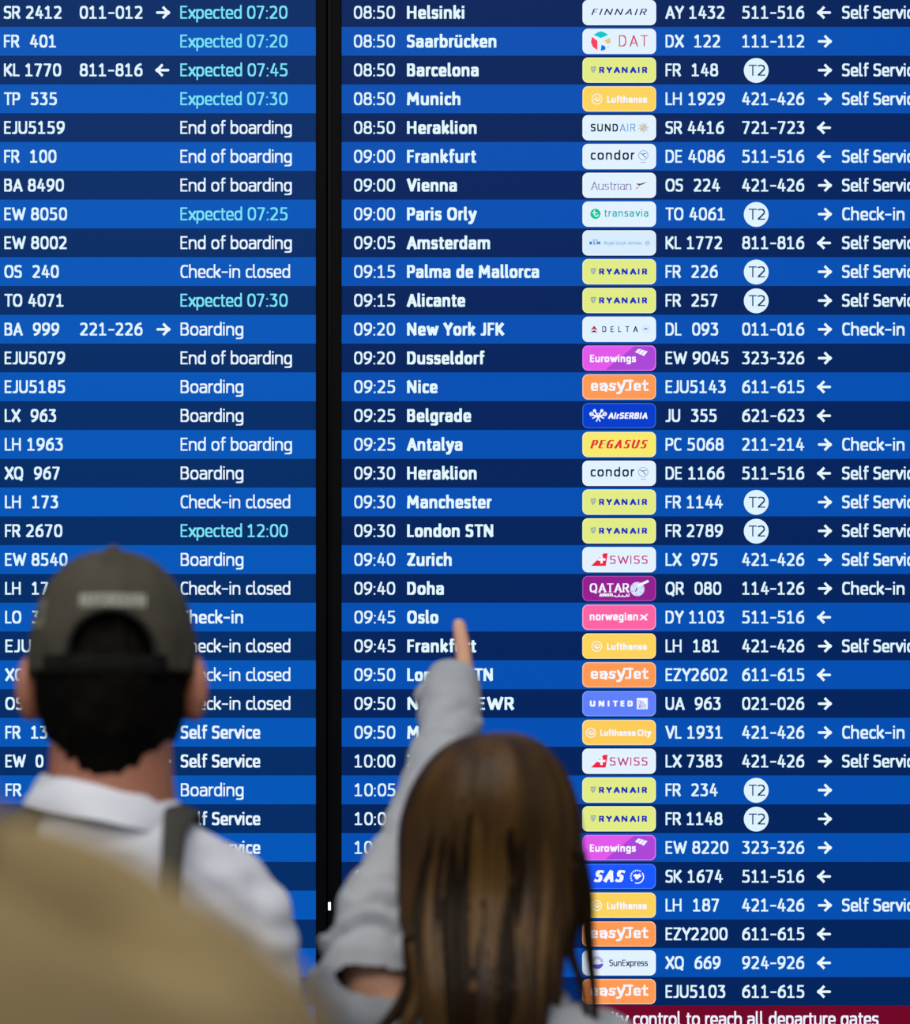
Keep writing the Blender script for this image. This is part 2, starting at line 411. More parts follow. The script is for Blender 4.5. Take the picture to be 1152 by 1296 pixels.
        Po([(18.6, 14.8), (39.4, 14.8), (43.6, 13), (45.4, 8.8), (45.4, -8.8), (43.6, -13), (39.4, -14.8), (-17.5, -14.8)], (172, 70, 216), 2.2)
        T(-37.2, 21.2, -5.2, 'Eurowings', W, 1.95, 9.4)
        for k in range(3):
            a = k*4.0; Po([(20+a, 7.6-k*1.7), (24.4+a, 11.6-k*1.2), (28+a, 11.0-k*1.2), (23.2+a, 5.8-k*1.7)], W)
    elif kind == 'easy':
        T(-36.6, 36.4, -5.0, 'easyJet', W, 2.9, 13.2, xh=10.0, th=2.05, rnd=True)
        St([(7.5, 7.6), (15.5, 7.6)], 2.6, W, rnd=True)
    elif kind == 'ser':
        T(-14.3, 35.6, -4.0, 'AirSERBIA', W, 1.75, 7.9, slant=.18)
        for sx in (-1, 1):
            St([(-26.6, -2), (-26.6+sx*4.4, 6.4)], 1.8, W); St([(-26.6, -2), (-26.6+sx*9.5, 2.4)], 1.6, W)
            St([(-26.6, 0), (-26.6+sx*7, -3.4)], 1.5, W); St([(-26.6, -2), (-26.6+sx*2.2, -7)], 1.5, W)
            Ci(-26.6+sx*8.4, 2, 2.2, 1.1, W); Di(-26.6+sx*4.6, 6.2, 2, W)
            St([(-26.6, 3), (-26.6+sx*5, -1)], .9, W)
    elif kind == 'peg':
        T(-37.2, 33.8, -4.9, 'PEGASUS', (226, 48, 60), 2.7, 10.4, slant=.34, th=.95, track=.5)
    elif kind == 'swi':
        Po([(-35.6, -8), (-19.5, 8), (-14.5, 8), (-17, -8)], (238, 36, 72))
        St([(-27.2, .2), (-17.4, .2)], 3.0, W, 4, cap=False); St([(-22.3, 5), (-22.3, -4.8)], 3.0, W, 4, cap=False)
        T(-12.0, 36.2, -5.4, 'SWISS', (196, 52, 128), 1.35, 10.4, track=.9)
    elif kind == 'qat':
        T(-37.6, 12.8, -5.0, 'QATAR', W, 2.1, 11.3, th=1.2, serif=.9)
        T(-25, -8, -10.2, 'AIRWAYS', W, 1.0, 3.8)
        St([(-7, -9.8), (-5.5, -9), (-4, -10.8), (-1, -10), (0, -7.4), (0, -10), (3.5, -10.2), (4, -8.6), (6, -10.6), (9, -10), (9.4, -7.4), (11, -10), (12.4, -9.8), (12.4, -6.8)], 1.1, W)
        Di(23, -.8, 9.0, (214, 224, 252), 2.6)
        Po([(20, -4), (22.4, 1.6), (23, 0), (21.5, -4)], (70, 40, 110), 3.2)
        St([(24, 3.5), (36, 9)], 3.2, W, 3.4)
        for a in (20, 75, 140, 205, 262, 320): St([(23+6*math.cos(math.radians(a)), -.8+6*math.sin(math.radians(a))), (23+8.6*math.cos(math.radians(a)), -.8+8.6*math.sin(math.radians(a)))], .8, (164, 164, 226), 3.3)
    elif kind == 'nor':
        T(-37.4, 24, -4.0, 'norwegian', W, 2.0, 9.6, xh=7.6)
        Po([(26, 3.4), (29, 3.4), (32, 1.4), (34.5, 4.2), (37, 4.2), (33.6, .2), (36, -4), (33, -4), (31, -1.4), (27.5, -4), (25.6, -3), (29, -.2)], W)
    elif kind == 'uni':
        T(-38, 18.2, -3.7, 'UNITED', W, 2.4, 7.5, th=1.8, track=.5)
        Po([(22.3, 7.2), (36.2, 7.2), (36.2, -7), (22.3, -7)], W)
        for r in (3.5, 5.6, 7.7, 9.8):
            d.stroke([(cx+24+r*math.cos(math.radians(a)), cy-6+r*math.sin(math.radians(a))) for a in range(0, 91, 15)], .7, (120, 150, 240), layer=4)
        for a in (25, 50, 70): St([(25, -5.4), (24+10.5*math.cos(math.radians(a)), -6+10.5*math.sin(math.radians(a)))], .7, (120, 150, 240), 4)
    elif kind == 'sas':
        T(-33.0, 4.6, -6.9, 'SAS', W, 4.1, 14.6, slant=.3, th=2.4)
        Ci(23, -.6, 8.0, 1.5, W, a0=-110, a1=40)
        for a in range(65, 215, 21): Di(23+8.2*math.cos(math.radians(a)), -.6+8.2*math.sin(math.radians(a)), 1.1, W, k=8)
        Po([(17.5, 1), (20.5, 3.2), (23.5, 2.2), (26, 3.8), (28.4, .4), (26, -1.2), (23, -4.2), (20.6, -3), (20, -.6)], W)
    elif kind == 'sun':
        T(-12.4, 36.4, -4.2, 'SunExpress', (30, 52, 104), 1.15, 8.2)
        Po([(-34.5, -1.6)]+[(-27.5+7.4*math.cos(math.radians(a)), -1.4+6.4*math.sin(math.radians(a))) for a in range(190, 351, 16)]+[(-20.5, -.6), (-27, -2.2)], (104, 84, 196))
        for a in range(10, 175, 18): St([(-27.5+4.6*math.cos(math.radians(a)), .5+4.6*math.sin(math.radians(a))), (-27.5+7.8*math.cos(math.radians(a)), .5+7.8*math.sin(math.radians(a)))], .9, (120, 100, 205))
    return d.build('airline_badge', row)

def arrow(row, x, cy, right):
    d = Draw()
    s = 1 if right else -1
    m = x+8
    P = [(m+s*.2, cy+7.2), (m+s*7.0, cy), (m+s*.2, cy-7.2)]
    d.stroke(P, 3.2, (232, 248, 255), layer=2, cap=False, rnd=True)
    d.stroke([(m-s*6.8, cy), (m+s*5.6, cy)], 3.2, (232, 248, 255), layer=2, cap=False, rnd=True)
    return d.build('direction_arrow', row)

# ------------------------------------------------------------------ the board data
RIGHT = [
 ('08:50','Helsinki',588,'finn','AY 1432',917,'511-516','l','Self Service'),
 ('08:50','Saarbrücken',628.5,'dat','DX  122',911.5,'111-112','r',''),
 ('08:50','Barcelona',606,'rya','FR  148',909,'T2','r','Self Service'),
 ('08:50','Munich',583,'luf','LH 1929',917.5,'421-426','r','Self Service'),
 ('08:50','Heraklion',603.5,'sund','SR 4416',916.5,'721-723','l',''),
 ('09:00','Frankfurt',603,'con','DE 4086',917.5,'511-516','l','Self Service'),
 ('09:00','Vienna',578.5,'aus','OS  224',911.5,'421-426','r','Self Service'),
 ('09:00','Paris Orly',603.5,'tra','TO 4061',917.5,'T2','r','Check-in'),
 ('09:05','Amsterdam',620.5,'klm','KL 1772',914,'811-816','l','Self Service'),
 ('09:15','Palma de Mallorca',682.5,'rya','FR  226',908.5,'T2','r','Self Service'),
 ('09:15','Alicante',589,'rya','FR  257',908,'T2','r','Self Service'),
 ('09:20','New York JFK',638.5,'del','DL  093',909,'011-016','r','Check-in'),
 ('09:20','Dusseldorf',613.5,'eur','EW 9045',922,'323-326','r',''),
 ('09:25','Nice',554,'easy','EJU5143',918.5,'611-615','l',''),
 ('09:25','Belgrade',596.5,'ser','JU  355',907,'621-623','l',''),
 ('09:25','Antalya',585.5,'peg','PC 5068',916,'211-214','r','Check-in'),
 ('09:30','Heraklion',603.5,'con','DE 1166',917,'511-516','l','Self Service'),
 ('09:30','Manchester',622.5,'rya','FR 1144',915,'T2','r','Self Service'),
 ('09:30','London STN',624.5,'rya','FR 2789',915,'T2','r','Self Service'),
 ('09:40','Zurich',572,'swi','LX  975',908,'421-426','r','Self Service'),
 ('09:40','Doha',562,'qat','QR  080',913,'114-126','r','Check-in'),
 ('09:45','Oslo',555,'nor','DY 1103',916.5,'511-516','l',''),
 ('09:45','Frankfurt',603,'luf','LH  181',910,'421-426','r','Self Service'),
 ('09:50','London STN',624,'easy','EZY2602',920.5,'611-615','l',''),
 ('09:50','Newark EWR',651,'uni','UA  963',912,'021-026','r',''),
 ('09:50','Munich',583,'lufc','VL 1931',914.5,'421-426','r','Check-in'),
 ('10:00','Zurich',572,'swi','LX 7383',914,'421-426','r','Self Service'),
 ('10:05','',0,'rya','FR  234',908.5,'T2','r',''),
 ('10:05','',0,'rya','FR 1148',914.5,'T2','r',''),
 ('10:10','',0,'eur','EW 8220',922,'323-326','r',''),
 ('10:10','',0,'sas','SK 1674',915,'511-516','l',''),
 ('','',0,'luf','LH  187',910,'421-426','r','Self Service'),
 ('','',0,'easy','EZY2200',921,'611-615','l',''),
 ('','',0,'sun','XQ  669',912,'924-926','l',''),
 ('','',0,'easy','EJU5103',918,'611-615','l',''),
]
LEFT = [
 ('SR 2412',78,'011-012','r','Expected 07:20'), ('FR  401',71,'','','Expected 07:20'), ('KL 1770',77.5,'811-816','l','Expected 07:45'),
 ('TP  535',72,'','','Expected 07:30'), ('EJU5159',82,'','','End of boarding'), ('FR  100',71.5,'','','End of boarding'),
 ('BA 8490',81,'','','End of boarding'), ('EW 8050',85,'','','Expected 07:25'), ('EW 8002',84.5,'','','End of boarding'),
 ('OS  240',74.5,'','','Check-in closed'), ('TO 4071',80.5,'','','Expected 07:30'), ('BA  999',75,'221-226','r','Boarding'),
 ('EJU5079',82.5,'','','End of boarding'), ('EJU5185',82.5,'','','Boarding'), ('LX  963',71,'','','Boarding'),
 ('LH 1963',79.5,'','','End of boarding'), ('XQ  967',75.5,'','','Boarding'), ('LH  173',73.5,'','','Check-in closed'),
 ('FR 2670',79,'','','Expected 12:00'), ('EW 8540',85.5,'','','Boarding'), ('LH  17',61,'','','Check-in closed'),
 ('LO  3',50,'','','Check-in'), ('EJU',39.5,'','','Check-in closed'), ('XQ',31,'','','Check-in closed'),
 ('OS',30,'','','Check-in closed'), ('FR  13',60,'','','Self Service'), ('EW  0',55,'','r','Self Service'),
 ('FR',27,'','r','Boarding'), ('','','','','Self Service'), ('','','','','Self Service'),
 ('',0,'','',''), ('',0,'','',''), ('',0,'','',''), ('',0,'','',''), ('',0,'','',''),
]
SW = {'Self Service': 100.6, 'Check-in': 79, 'Check-in closed': 138.8, 'Boarding': 79.5, 'End of boarding': 141}
PITCH = 36.44
def row_y(k): return 15.8+PITCH*k          # picture row of the middle of a line
LIME = (120, 226, 244)

def X(p): return (p-576)/720.0
def Z(p): return CZ+(HY-p)/720.0
black = mat('black_bezel_plastic', (3, 5, 10), 0.5, (4, 6, 11), 60.0, spec=0.08)
casing = mat('black_steel_casing', (6, 7, 9), 0.5, (8, 9, 11), 30.0, spec=0.15)

def display(x0, x1, label):
    """one tall flat display: outer edges of the picture area x0..x1 in board pixels"""
    top, bot = row_y(-3)-PITCH/2, row_y(34)+PITCH/2+58
    root = empty('departure_display', (X((x0+x1)/2), BY+0.04, 0), label, 'display', 'departure displays standing side by side')
    bz = 13.5
    bm = bmesh.new()
    box(bm, X(x0-bz), X(x1+bz), BY+0.004, BY+0.075, Z(bot+bz), Z(top-bz), bevel=0.002)
    bm_obj('casing', bm, casing, root)
    for nm, a in (('side', (x0-bz, x0, top-bz, bot+bz)), ('side', (x1, x1+bz, top-bz, bot+bz)), ('top', (x0, x1, top-bz, top)), ('bottom', (x0, x1, bot, bot+bz))):
        bm = bmesh.new(); box(bm, X(a[0]), X(a[1]), BY-0.008, BY+0.02, Z(a[3]), Z(a[2]), bevel=0.0012)
        bm_obj('bezel', bm, black, root)
    # the stand the display is fixed to, down to the floor
    bm = bmesh.new(); box(bm, X(x0-bz), X(x1+bz), BY+0.01, BY+0.10, 0.0, Z(bot+bz)-0.004, bevel=0.003)
    bm_obj('plinth', bm, casing, root)
    return root, top, bot

def line(root, x0, x1, k):
    y0, y1 = row_y(k)-PITCH/2, min(row_y(k)+PITCH/2, bot)
    d = Draw(); d.poly([(x0, -y1), (x1, -y1), (x1, -y0), (x0, -y0)], ((0, 79, 178), (0, 35, 92))[1-k % 2] if x0 > 0 else ((0, 86, 184), (0, 44, 102))[1-k % 2], 0)
    return d.build('screen_line', root)

def put(name, row, x, k, txt, rgb, t, x1=None, size=16.2, **kw):
    if not txt: return
    d = Draw(); d.text(x, -(row_y(k)+8.1), txt, rgb, t, size, x1=x1, **kw)
    d.build(name, row)

RX0, RX1 = 432.5, 1239.0
LX0, LX1 = -405.0, 400.0
rd, top, bot = display(RX0, RX1, 'right flight display showing departure times, cities and coloured airline badges')
ld, _, _ = display(LX0, LX1, 'left flight display showing flight numbers and boarding status, behind the capped man')
for k in range(-3, 35):
    line_r = line(rd, RX0, RX1, k); line_l = line(ld, LX0, LX1, k)
    dr = k/34.0
    if k < 0: continue
    tm, city, ce, bk, fn, fe, desk, ar, st = RIGHT[k]
    tw = (222-10*0, 244-int(4*dr), 255)
    put('departure_time', line_r, 448+dr, k, tm, CW, 2.15, 500+dr*.6)
    put('destination', line_r, 515+dr*.5, k, city, (226, 248, 255), 3.3, ce, th=2.55)
    badge(line_r, 784-dr*.4, -row_y(k)-(.2), bk)
    put('flight_number', line_r, 842.5, k, fn, CW, 2.35, fe, space=6.2)
    cy = -row_y(k)
    if desk == 'T2':
        d = Draw(); d.disc(957.3, cy-.6, 15.7, (222, 243, 255), 1, 40)
        d.text(947.6, cy-7.4, 'T2', (14, 62, 112), 1.6, 13.9, x1=968.8, layer=2.4)
        d.build('terminal_badge', line_r)
    else: put('desk_range', line_r, 939.5, k, desk, CW, 2.3, 1018)
    arrow(line_r, 1035.6, cy-.3, ar == 'r')
    if st: put('status_text', line_r, 1066, k, st, CW, 2.4, 1066+SW[st])
    fn, fe, desk, ar, st = LEFT[k]
    put('flight_number', line_l, 5+2.6*dr, k, fn, CW, 2.45, fe, space=6.2)
    if desk: put('desk_range', line_l, 101+1.6*dr, k, desk, CW, 2.4, 180.5)
    if ar: arrow(line_l, 198+1.4*dr, cy-.3, ar == 'r')
    if st:
        lime = st.startswith('Expected')
        bold = k in (21, 25, 26, 28, 29)
        x0 = 228.3+.8*dr
        put('status_text', line_l, x0, k, st, LIME if lime else (230, 244, 255), 2.6 if bold else 2.05, x0+(135.6 if lime else SW[st]), size=16.4)
# the red notice bar under the last line
for k in (35, 36): line(ld, LX0, LX1, k)
for root, x0, x1, txt in ((rd, RX0, RX1, True),):
    y0 = row_y(34)+PITCH/2
    d = Draw(); d.poly([(x0, -bot), (x1, -bot), (x1, -y0), (x0, -y0)], (112, 2, 38), 0)
    bar = d.build('notice_bar', root); bar['label'] = 'dark red notice bar below the last flight'
    if txt:
        d = Draw(); d.text(774.5, -(1290.2+8.1), 'ity control to reach all departure gates', (236, 240, 255), 2.4, 17.6, x1=1112)
        d.text(719, -(1290.2+8.1), 'secur', (236, 240, 255), 2.4, 17.6, x1=772)
        d.build('notice_text', bar)
# tiny glowing block added for the light seen through the gap between displays
d = bmesh.new(); box(d, X(415.6), X(419.0), BY-0.0095, BY-0.0078, Z(1152), Z(1141.5), bevel=0.0008)
gap_glow = bm_obj('gap_light', d, screen_mat((235, 240, 255), 1.6), ld)
gap_glow['label'] = 'small glowing white block standing in for light seen through the gap'

# ------------------------------------------------------------------ figures
def loft(bm, secs, n=28, cap=True, mi=0):
    """secs: (centre, u axis, v axis, ru, rv); rings joined in order"""
    rings = []
    for c, u, v, ru, rv in secs:
        c, u, v = Vector(c), Vector(u).normalized(), Vector(v).normalized()
        rings.append([bm.verts.new(c+u*ru*math.cos(2*PI*i/n)+v*rv*math.sin(2*PI*i/n)) for i in range(n)])
    for a, b in zip(rings, rings[1:]):
        for i in range(n):
            f = bm.faces.new((a[i], a[(i+1) % n], b[(i+1) % n], b[i])); f.material_index = mi
    if cap:
        for r, rev in ((rings[0], True), (rings[-1], False)):
            bm.faces.new(list(reversed(r)) if rev else r).material_index = mi
    return rings
def catmull(pts, k=5):
    P = [list(p) for p in pts]
    P = [P[0]]+P+[P[-1]]
    out = []
    for i in range(1, len(P)-2):
        for j in range(k):
            t = j/k
            out.append([0.5*((2*b)+(-a+c)*t+(2*a-5*b+4*c-d)*t*t+(-a+3*b-3*c+d)*t**3) for a, b, c, d in zip(P[i-1], P[i], P[i+1], P[i+2])])
    out.append(P[-2])
    return out
def tube(bm, pts, n=20, k=4, flat=1.0, up=(0, 0, 1), mi=0):
    """pts: (x, y, z, r) path -> smooth tapering limb with rounded ends"""
    C = catmull(pts, k)
    P = [Vector(c[:3]) for c in C]; R = [c[3] for c in C]
    secs = []
    u0 = None
    for i, p in enumerate(P):
        d = (P[min(i+1, len(P)-1)]-P[max(i-1, 0)]).normalized()
        if u0 is None:
            u0 = d.cross(Vector(up))
            if u0.length < .1: u0 = d.cross(Vector((1, 0, 0)))
        u0 = (u0-d*u0.dot(d)).normalized(); v = d.cross(u0)
        secs.append((p, u0, v, R[i], R[i]*flat, d))
    out = []
    for a in (85, 65, 40, 18):
        s = secs[0]; c, q = math.cos(math.radians(a)), math.sin(math.radians(a))
        out.append((s[0]-s[5]*R[0]*q, s[1], s[2], s[3]*c, s[4]*c))
    out += [s[:5] for s in secs]
    for a in (18, 40, 65, 85):
        s = secs[-1]; c, q = math.cos(math.radians(a)), math.sin(math.radians(a))
        out.append((s[0]+s[5]*R[-1]*q, s[1], s[2], s[3]*c, s[4]*c))
    loft(bm, out, n, mi=mi)
def ball(bm, c, r, rot=None, seg=24):
    M = Matrix.Translation(Vector(c)) @ (rot or Matrix.Identity(4)) @ Matrix.Diagonal((*((r,)*3 if isinstance(r, (int, float)) else r), 1))
    bmesh.ops.create_uvsphere(bm, u_segments=seg, v_segments=seg//2+2, radius=1.0, matrix=M)
def torso(bm, secs, n=36, k=4):
    """secs: (z, cx, cy, rx, ry) upwards"""
    C = catmull(secs, k)
    loft(bm, [((c[1], c[2], c[0]), (1, 0, 0), (0, 1, 0), max(c[3], .002), max(c[4], .002)) for c in C], n)
def fuse(bm, voxel=0.006, smooth=3):
    """overlapping closed shapes -> one continuous skin (bmesh in, bmesh out)"""
    bmesh.ops.recalc_face_normals(bm, faces=bm.faces)
    me = bpy.data.meshes.new('tmp'); bm.to_mesh(me); bm.free()
    o = bpy.data.objects.new('tmp', me); COL.objects.link(o)
    r = o.modifiers.new('r', 'REMESH'); r.mode = 'VOXEL'; r.voxel_size = voxel; r.adaptivity = 0
    if smooth:
        s = o.modifiers.new('s', 'SMOOTH'); s.iterations = smooth; s.factor = .5
    dg = bpy.context.evaluated_depsgraph_get()
    e = o.evaluated_get(dg); out = bmesh.new(); out.from_mesh(e.to_mesh()); e.to_mesh_clear()
    bpy.data.objects.remove(o); bpy.data.meshes.remove(me)
    return out
def displace(bm, fn):
    bm.normal_update()
    dv = [(v, v.normal*fn(v.co)) for v in bm.verts]
    for v, d in dv: v.co += d
def hand(bm, wrist, d, palm, side, s=1.0, curl=.35, point=False):
    """d = direction of the hand, palm = palm normal, side = towards the thumb"""
    W = Vector(wrist); d = Vector(d).normalized(); pn = Vector(palm).normalized(); sd = Vector(side).normalized()
    for k in range(4):
        o = (1.5-k)*.019*s
        tube(bm, [(*(W), .016*s), (*(W+d*.045*s+sd*o*.8), .0145*s), (*(W+d*.088*s+sd*o), .0115*s)], 12, 3)
        ln = (.074, .082, .077, .060)[k]*s
        c = curl if not (point and k == 0) else .03
        if point and k: c = 1.25
        p = W+d*.088*s+sd*o; a = c*.5; pts = [(*p, .0095*s)]
        for j, fr in enumerate((.46, .30, .24)):
            dir_ = d*math.cos(a)+pn*math.sin(a)
            p = p+dir_*ln*fr; pts.append((*p, (.0090, .0084, .0072)[j]*s)); a += c
        tube(bm, pts, 12, 3)
    b = W+d*.025*s+sd*.022*s
    tube(bm, [(*b, .014*s), (*(b+d*.03*s+sd*.022*s+pn*.010*s), .0115*s), (*(b+d*.058*s+sd*.030*s+pn*.022*s), .0100*s), (*(b+d*.080*s+sd*.028*s+pn*.032*s), .0085*s)], 12, 3)

def head(bm, c, s=1.0, yaw=0.0, male=True):
    """c = centre of the skull; the face looks towards +Y, turned by yaw"""
    c = Vector(c); R = Matrix.Rotation(yaw, 4, 'Z')
    q = lambda x, y, z: c+R @ Vector((x*s, y*s, z*s))
    B = lambda p, r: ball(bm, q(*p), tuple(v*s for v in r), R)
    B((0, -.008, .012), (.075, .096, .102))
    B((0, .030, -.045), (.058, .062, .072))
    B((0, .062, -.088), (.026 if male else .021, .022, .024))
    B((-.036, .050, -.030), (.026, .026, .034)); B((.036, .050, -.030), (.026, .026, .034))
    B((0, .082, .020), (.048, .012, .010))
    tube(bm, [(*q(0, .082, .012), .009*s), (*q(0, .096, -.012), .011*s), (*q(0, .104, -.030), .0135*s)], 12, 3)
    for sx in (-1, 1): B((sx*.012, .096, -.034), (.009, .010, .008))
    B((0, .089, -.056), (.023, .009, .0065)); B((0, .087, -.067), (.020, .009, .0075))
    for sx in (-1, 1):
        Re = R @ Matrix.Rotation(sx*.35, 4, 'Z')
        ball(bm, q(sx*.083, -.004, -.020), (.010*s, .021*s, .034*s), Re)
        ball(bm, q(sx*.078, .006, -.046), (.009*s, .011*s, .013*s), Re)
def eyes(c, s, yaw, parent, iris=(70, 50, 34)):
    c = Vector(c); R = Matrix.Rotation(yaw, 4, 'Z')
    for sx in (-1, 1):
        bm = bmesh.new(); p = c+R @ Vector((sx*.031*s, .079*s, .002*s))
        ball(bm, p, (.0125*s, .0105*s, .0085*s), R, 16)
        bm_obj('eye', bm, mat('eye_white', (220, 214, 208), .25), parent, True)
        o = p+R @ Vector((0, .0075*s, 0)); bm = bmesh.new(); ball(bm, o, (.0048*s, .0036*s, .0048*s), R, 12)
        bm_obj('iris', bm, mat('iris', iris, .2), parent, True)

def legs(bm, x, y, h, w=1.0, r=1.0):
    for sx in (-1, 1):
        tube(bm, [(x+sx*.085*w, y, .53*h, .088*r), (x+sx*.092*w, y, .42*h, .082*r), (x+sx*.095*w, y+.006, .29*h, .058*r), (x+sx*.097*w, y-.012, .20*h, .056*r), (x+sx*.10*w, y-.005, .06*h, .040*r)], 22, 4)
def shoe(x, y, parent, m, s=1.0):
    bm = bmesh.new()
    tube(bm, [(x, y-.055*s, .042, .041*s), (x, y+.01*s, .045, .043*s), (x, y+.10*s, .036, .044*s), (x, y+.165*s, .030, .036*s)], 18, 3)
    tube(bm, [(x, y-.02*s, .06, .043*s), (x, y-.015*s, .10, .042*s)], 18, 3)
    bm = fuse(bm, .006, 3)
    for v in bm.verts: v.co.z = max(v.co.z, .012)
    o = bm_obj('shoe', bm, m, parent, True)
    bm = bmesh.new()
    pts = [(x+.050*s*math.cos(a)*(1.0 if math.sin(a) > 0 else .82), y+.055*s+.155*s*math.sin(a)) for a in [2*PI*i/28 for i in range(28)]]
    lo = [bm.verts.new((a, b, 0)) for a, b in pts]; hi = [bm.verts.new((a, b, .022)) for a, b in pts]
    bm.faces.new(lo[::-1]); bm.faces.new(hi)
    for i in range(28): bm.faces.new((lo[i], lo[(i+1) % 28], hi[(i+1) % 28], hi[i]))
    bm_obj('sole', bm, mat('pale_rubber', (200, 200, 196), .6), o)

skin = mat('skin', (176, 116, 94), .5, (188, 126, 102), 14, sub=.12)
skin_w = mat('fair_skin', (222, 168, 140), .5, (230, 178, 150), 14, sub=.12)

# ================================================================== the man in the cap
MY = 3.65
MX = px(143, 0, MY).x
man = empty('person', (MX, MY, 0), 'man seen from behind in a dark grey cap and white shirt, facing the left display', 'person')
HC = Vector((MX, MY+.005, 1.648))
bm = bmesh.new()
head(bm, HC, .94, 0.0)
for sx in (-1, 1):     # ears stand out a little
    ball(bm, HC+Vector((sx*.088, -.008, -.022)), (.013, .022, .037), Matrix.Rotation(sx*.5, 4, 'Z'))
tube(bm, [(MX, MY-.012, 1.60, .066), (MX, MY-.02, 1.54, .066), (MX, MY-.02, 1.47, .074)], 24)
torso(bm, [(.86, MX, MY, .145, .100), (1.0, MX, MY, .140, .095), (1.15, MX, MY, .135, .092), (1.30, MX, MY, .155, .100), (1.40, MX, MY-.005, .160, .090), (1.455, MX, MY-.012, .110, .068), (1.49, MX, MY-.015, .07, .058)])
for sx in (-1, 1):
    tube(bm, [(MX+sx*.125, MY, 1.400, .046), (MX+sx*.146, MY-.01, 1.30, .044), (MX+sx*.160, MY-.015, 1.12, .038), (MX+sx*.170, MY+.03, .98, .034), (MX+sx*.168, MY+.085, .86, .025)], 18)
    hand(bm, (MX+sx*.168, MY+.085, .86), (0, .18, -1), (-sx, 0, 0), (0, 1, .1), 1.0, .4)
legs(bm, MX, MY, 1.76, 1.0, .86)
bm_obj('body', fuse(bm, .0055, 3), skin, man, True)
eyes(HC, .94, 0, man)

# hair: everything below the cap edge down to the nape
hair_m = mat('dark_brown_hair', (5, 4, 3), .7, (12, 8, 5), 60, bump=.6, bscale=420, stretch=(1, 1, .15), spec=.08)
bm = bmesh.new()
tube(bm, [(MX, MY-.020, 1.552, .058), (MX, MY-.018, 1.575, .072), (MX, MY-.010, 1.615, .080), (MX, MY-.004, 1.640, .081), (MX, MY, 1.664, .077)], 30, 4, 1.26, up=(0, 1, 0))
for v in bm.verts:
    k = (v.co.y-HC.y)
    if v.co.z < 1.66 and k > .0: v.co.y = HC.y+k*.30
    x = (v.co.x-MX)
    if v.co.z < 1.6: v.co.x = MX+x*(1.0-.10*(1.6-v.co.z)/.05*abs(x)/.07)
bm = fuse(bm, .005, 2)
displace(bm, lambda c: .0045*noise.noise(Vector((c.x*85, c.y*85, c.z*28)))+.002*noise.noise(Vector((c.x*260, c.y*260, c.z*60))))
bm_obj('hair', bm, hair_m, man, True)

# cap
cap_m = mat('charcoal_cap_cotton', (70, 67, 58), .9, (80, 76, 66), 30, bump=.5, bscale=900, spec=.2)
cap_d = mat('charcoal_cap_strap', (38, 40, 38), .9, (46, 48, 46), 40, bump=.4, bscale=900, spec=.15)
CC = Vector((px(143, 0, MY).x, MY+.002, 1.652))
CRX, CRY, CRZ = .0935, .113, .137
def capsurf(az, el, off=0.0):
    """az 0 = towards the camera (-Y), el 0 = rim, 90 = top"""
    a, e = math.radians(az), math.radians(el)
    ce, se = abs(math.cos(e))**.82, math.sin(e)
    base = 1.0-.04*(1-min(1, el/20))
    p = Vector((math.sin(a)*(CRX+off)*ce*base, -math.cos(a)*(CRY+off)*ce*base, (CRZ+off)*se))
    seam = .0016*(1-min(1, abs(((az+30) % 60)-30)/2.5)) if el < 86 else 0
    p *= 1+(seam/.1)*-1
    return CC+p+Vector((0, 0, -.015))
bm = bmesh.new()
NA, NE = 144, 40
grid = [[bm.verts.new(capsurf(-180+360*i/NA, 2+87.5*j/NE)) for i in range(NA)] for j in range(NE+1)]
opc = (px(152, 0, MY).x, px(0, 834, MY).z)          # arch-shaped opening at the back
def inarch(p):
    dx, dz = (p.x-opc[0])/.0455, (p.z-opc[1])/.0465
    return p.y < CC.y and dz > 0 and dx*dx+dz*dz < 1
for j in range(NE):
    for i in range(NA):
        q = (grid[j][i], grid[j][(i+1) % NA], grid[j+1][(i+1) % NA], grid[j+1][i])
        c = sum((v.co for v in q), Vector())/4
        if not inarch(c): bm.faces.new(q)
bm.faces.new(list(grid[NE]))
for v in bm.verts:                                     # ease the steps of the opening onto its arch
    if v.co.y < CC.y and v.co.z > opc[1] and len(v.link_faces) in (1, 2, 3) and v.is_boundary:
        dx, dz = (v.co.x-opc[0])/.0455, (v.co.z-opc[1])/.0465
        L = math.hypot(dx, dz)
        if .7 < L < 1.3: v.co.x = opc[0]+dx/L*.0455; v.co.z = opc[1]+dz/L*.0465
for v in [v for v in bm.verts if not v.link_faces]: bm.verts.remove(v)
displace(bm, lambda c: .002*noise.noise(c*24))
r = bmesh.ops.solidify(bm, geom=list(bm.faces), thickness=.0022)
cap = bm_obj('cap', bm, cap_m, man, True); cap['label'] = 'dark grey cotton cap with an arched opening at the back'
bm = bmesh.new()                                       # bound edge of the opening
arcp = []
for i in range(25):
    a = PI*i/24; x, z = opc[0]+.0462*math.cos(a), opc[1]+.0472*math.sin(a)
    dz = (z-CC.z+.015)/CRZ; se = max(-1, min(1, dz)); el = math.degrees(math.asin(se)); ce = abs(math.cos(math.radians(el)))**.82
    sx = max(-.99, min(.99, (x-CC.x)/(CRX*ce)))
    arcp.append((x, CC.y-CRY*ce*math.sqrt(1-sx*sx)-.001, z, .0032))
tube(bm, arcp, 8, 1); bm_obj('opening_binding', bm, cap_d, cap, True)
bm = bmesh.new()                                       # closing strap under the opening
st = [[bm.verts.new(capsurf(az, el, .0015+.0015*(1 if 0 < j < 3 else 0))) for az in range(-44, 45, 4)] for j, el in enumerate((.5, 1.5, 8, 9))]
for a, b in zip(st, st[1:]):
    for i in range(len(a)-1): bm.faces.new((a[i], a[i+1], b[i+1], b[i]))
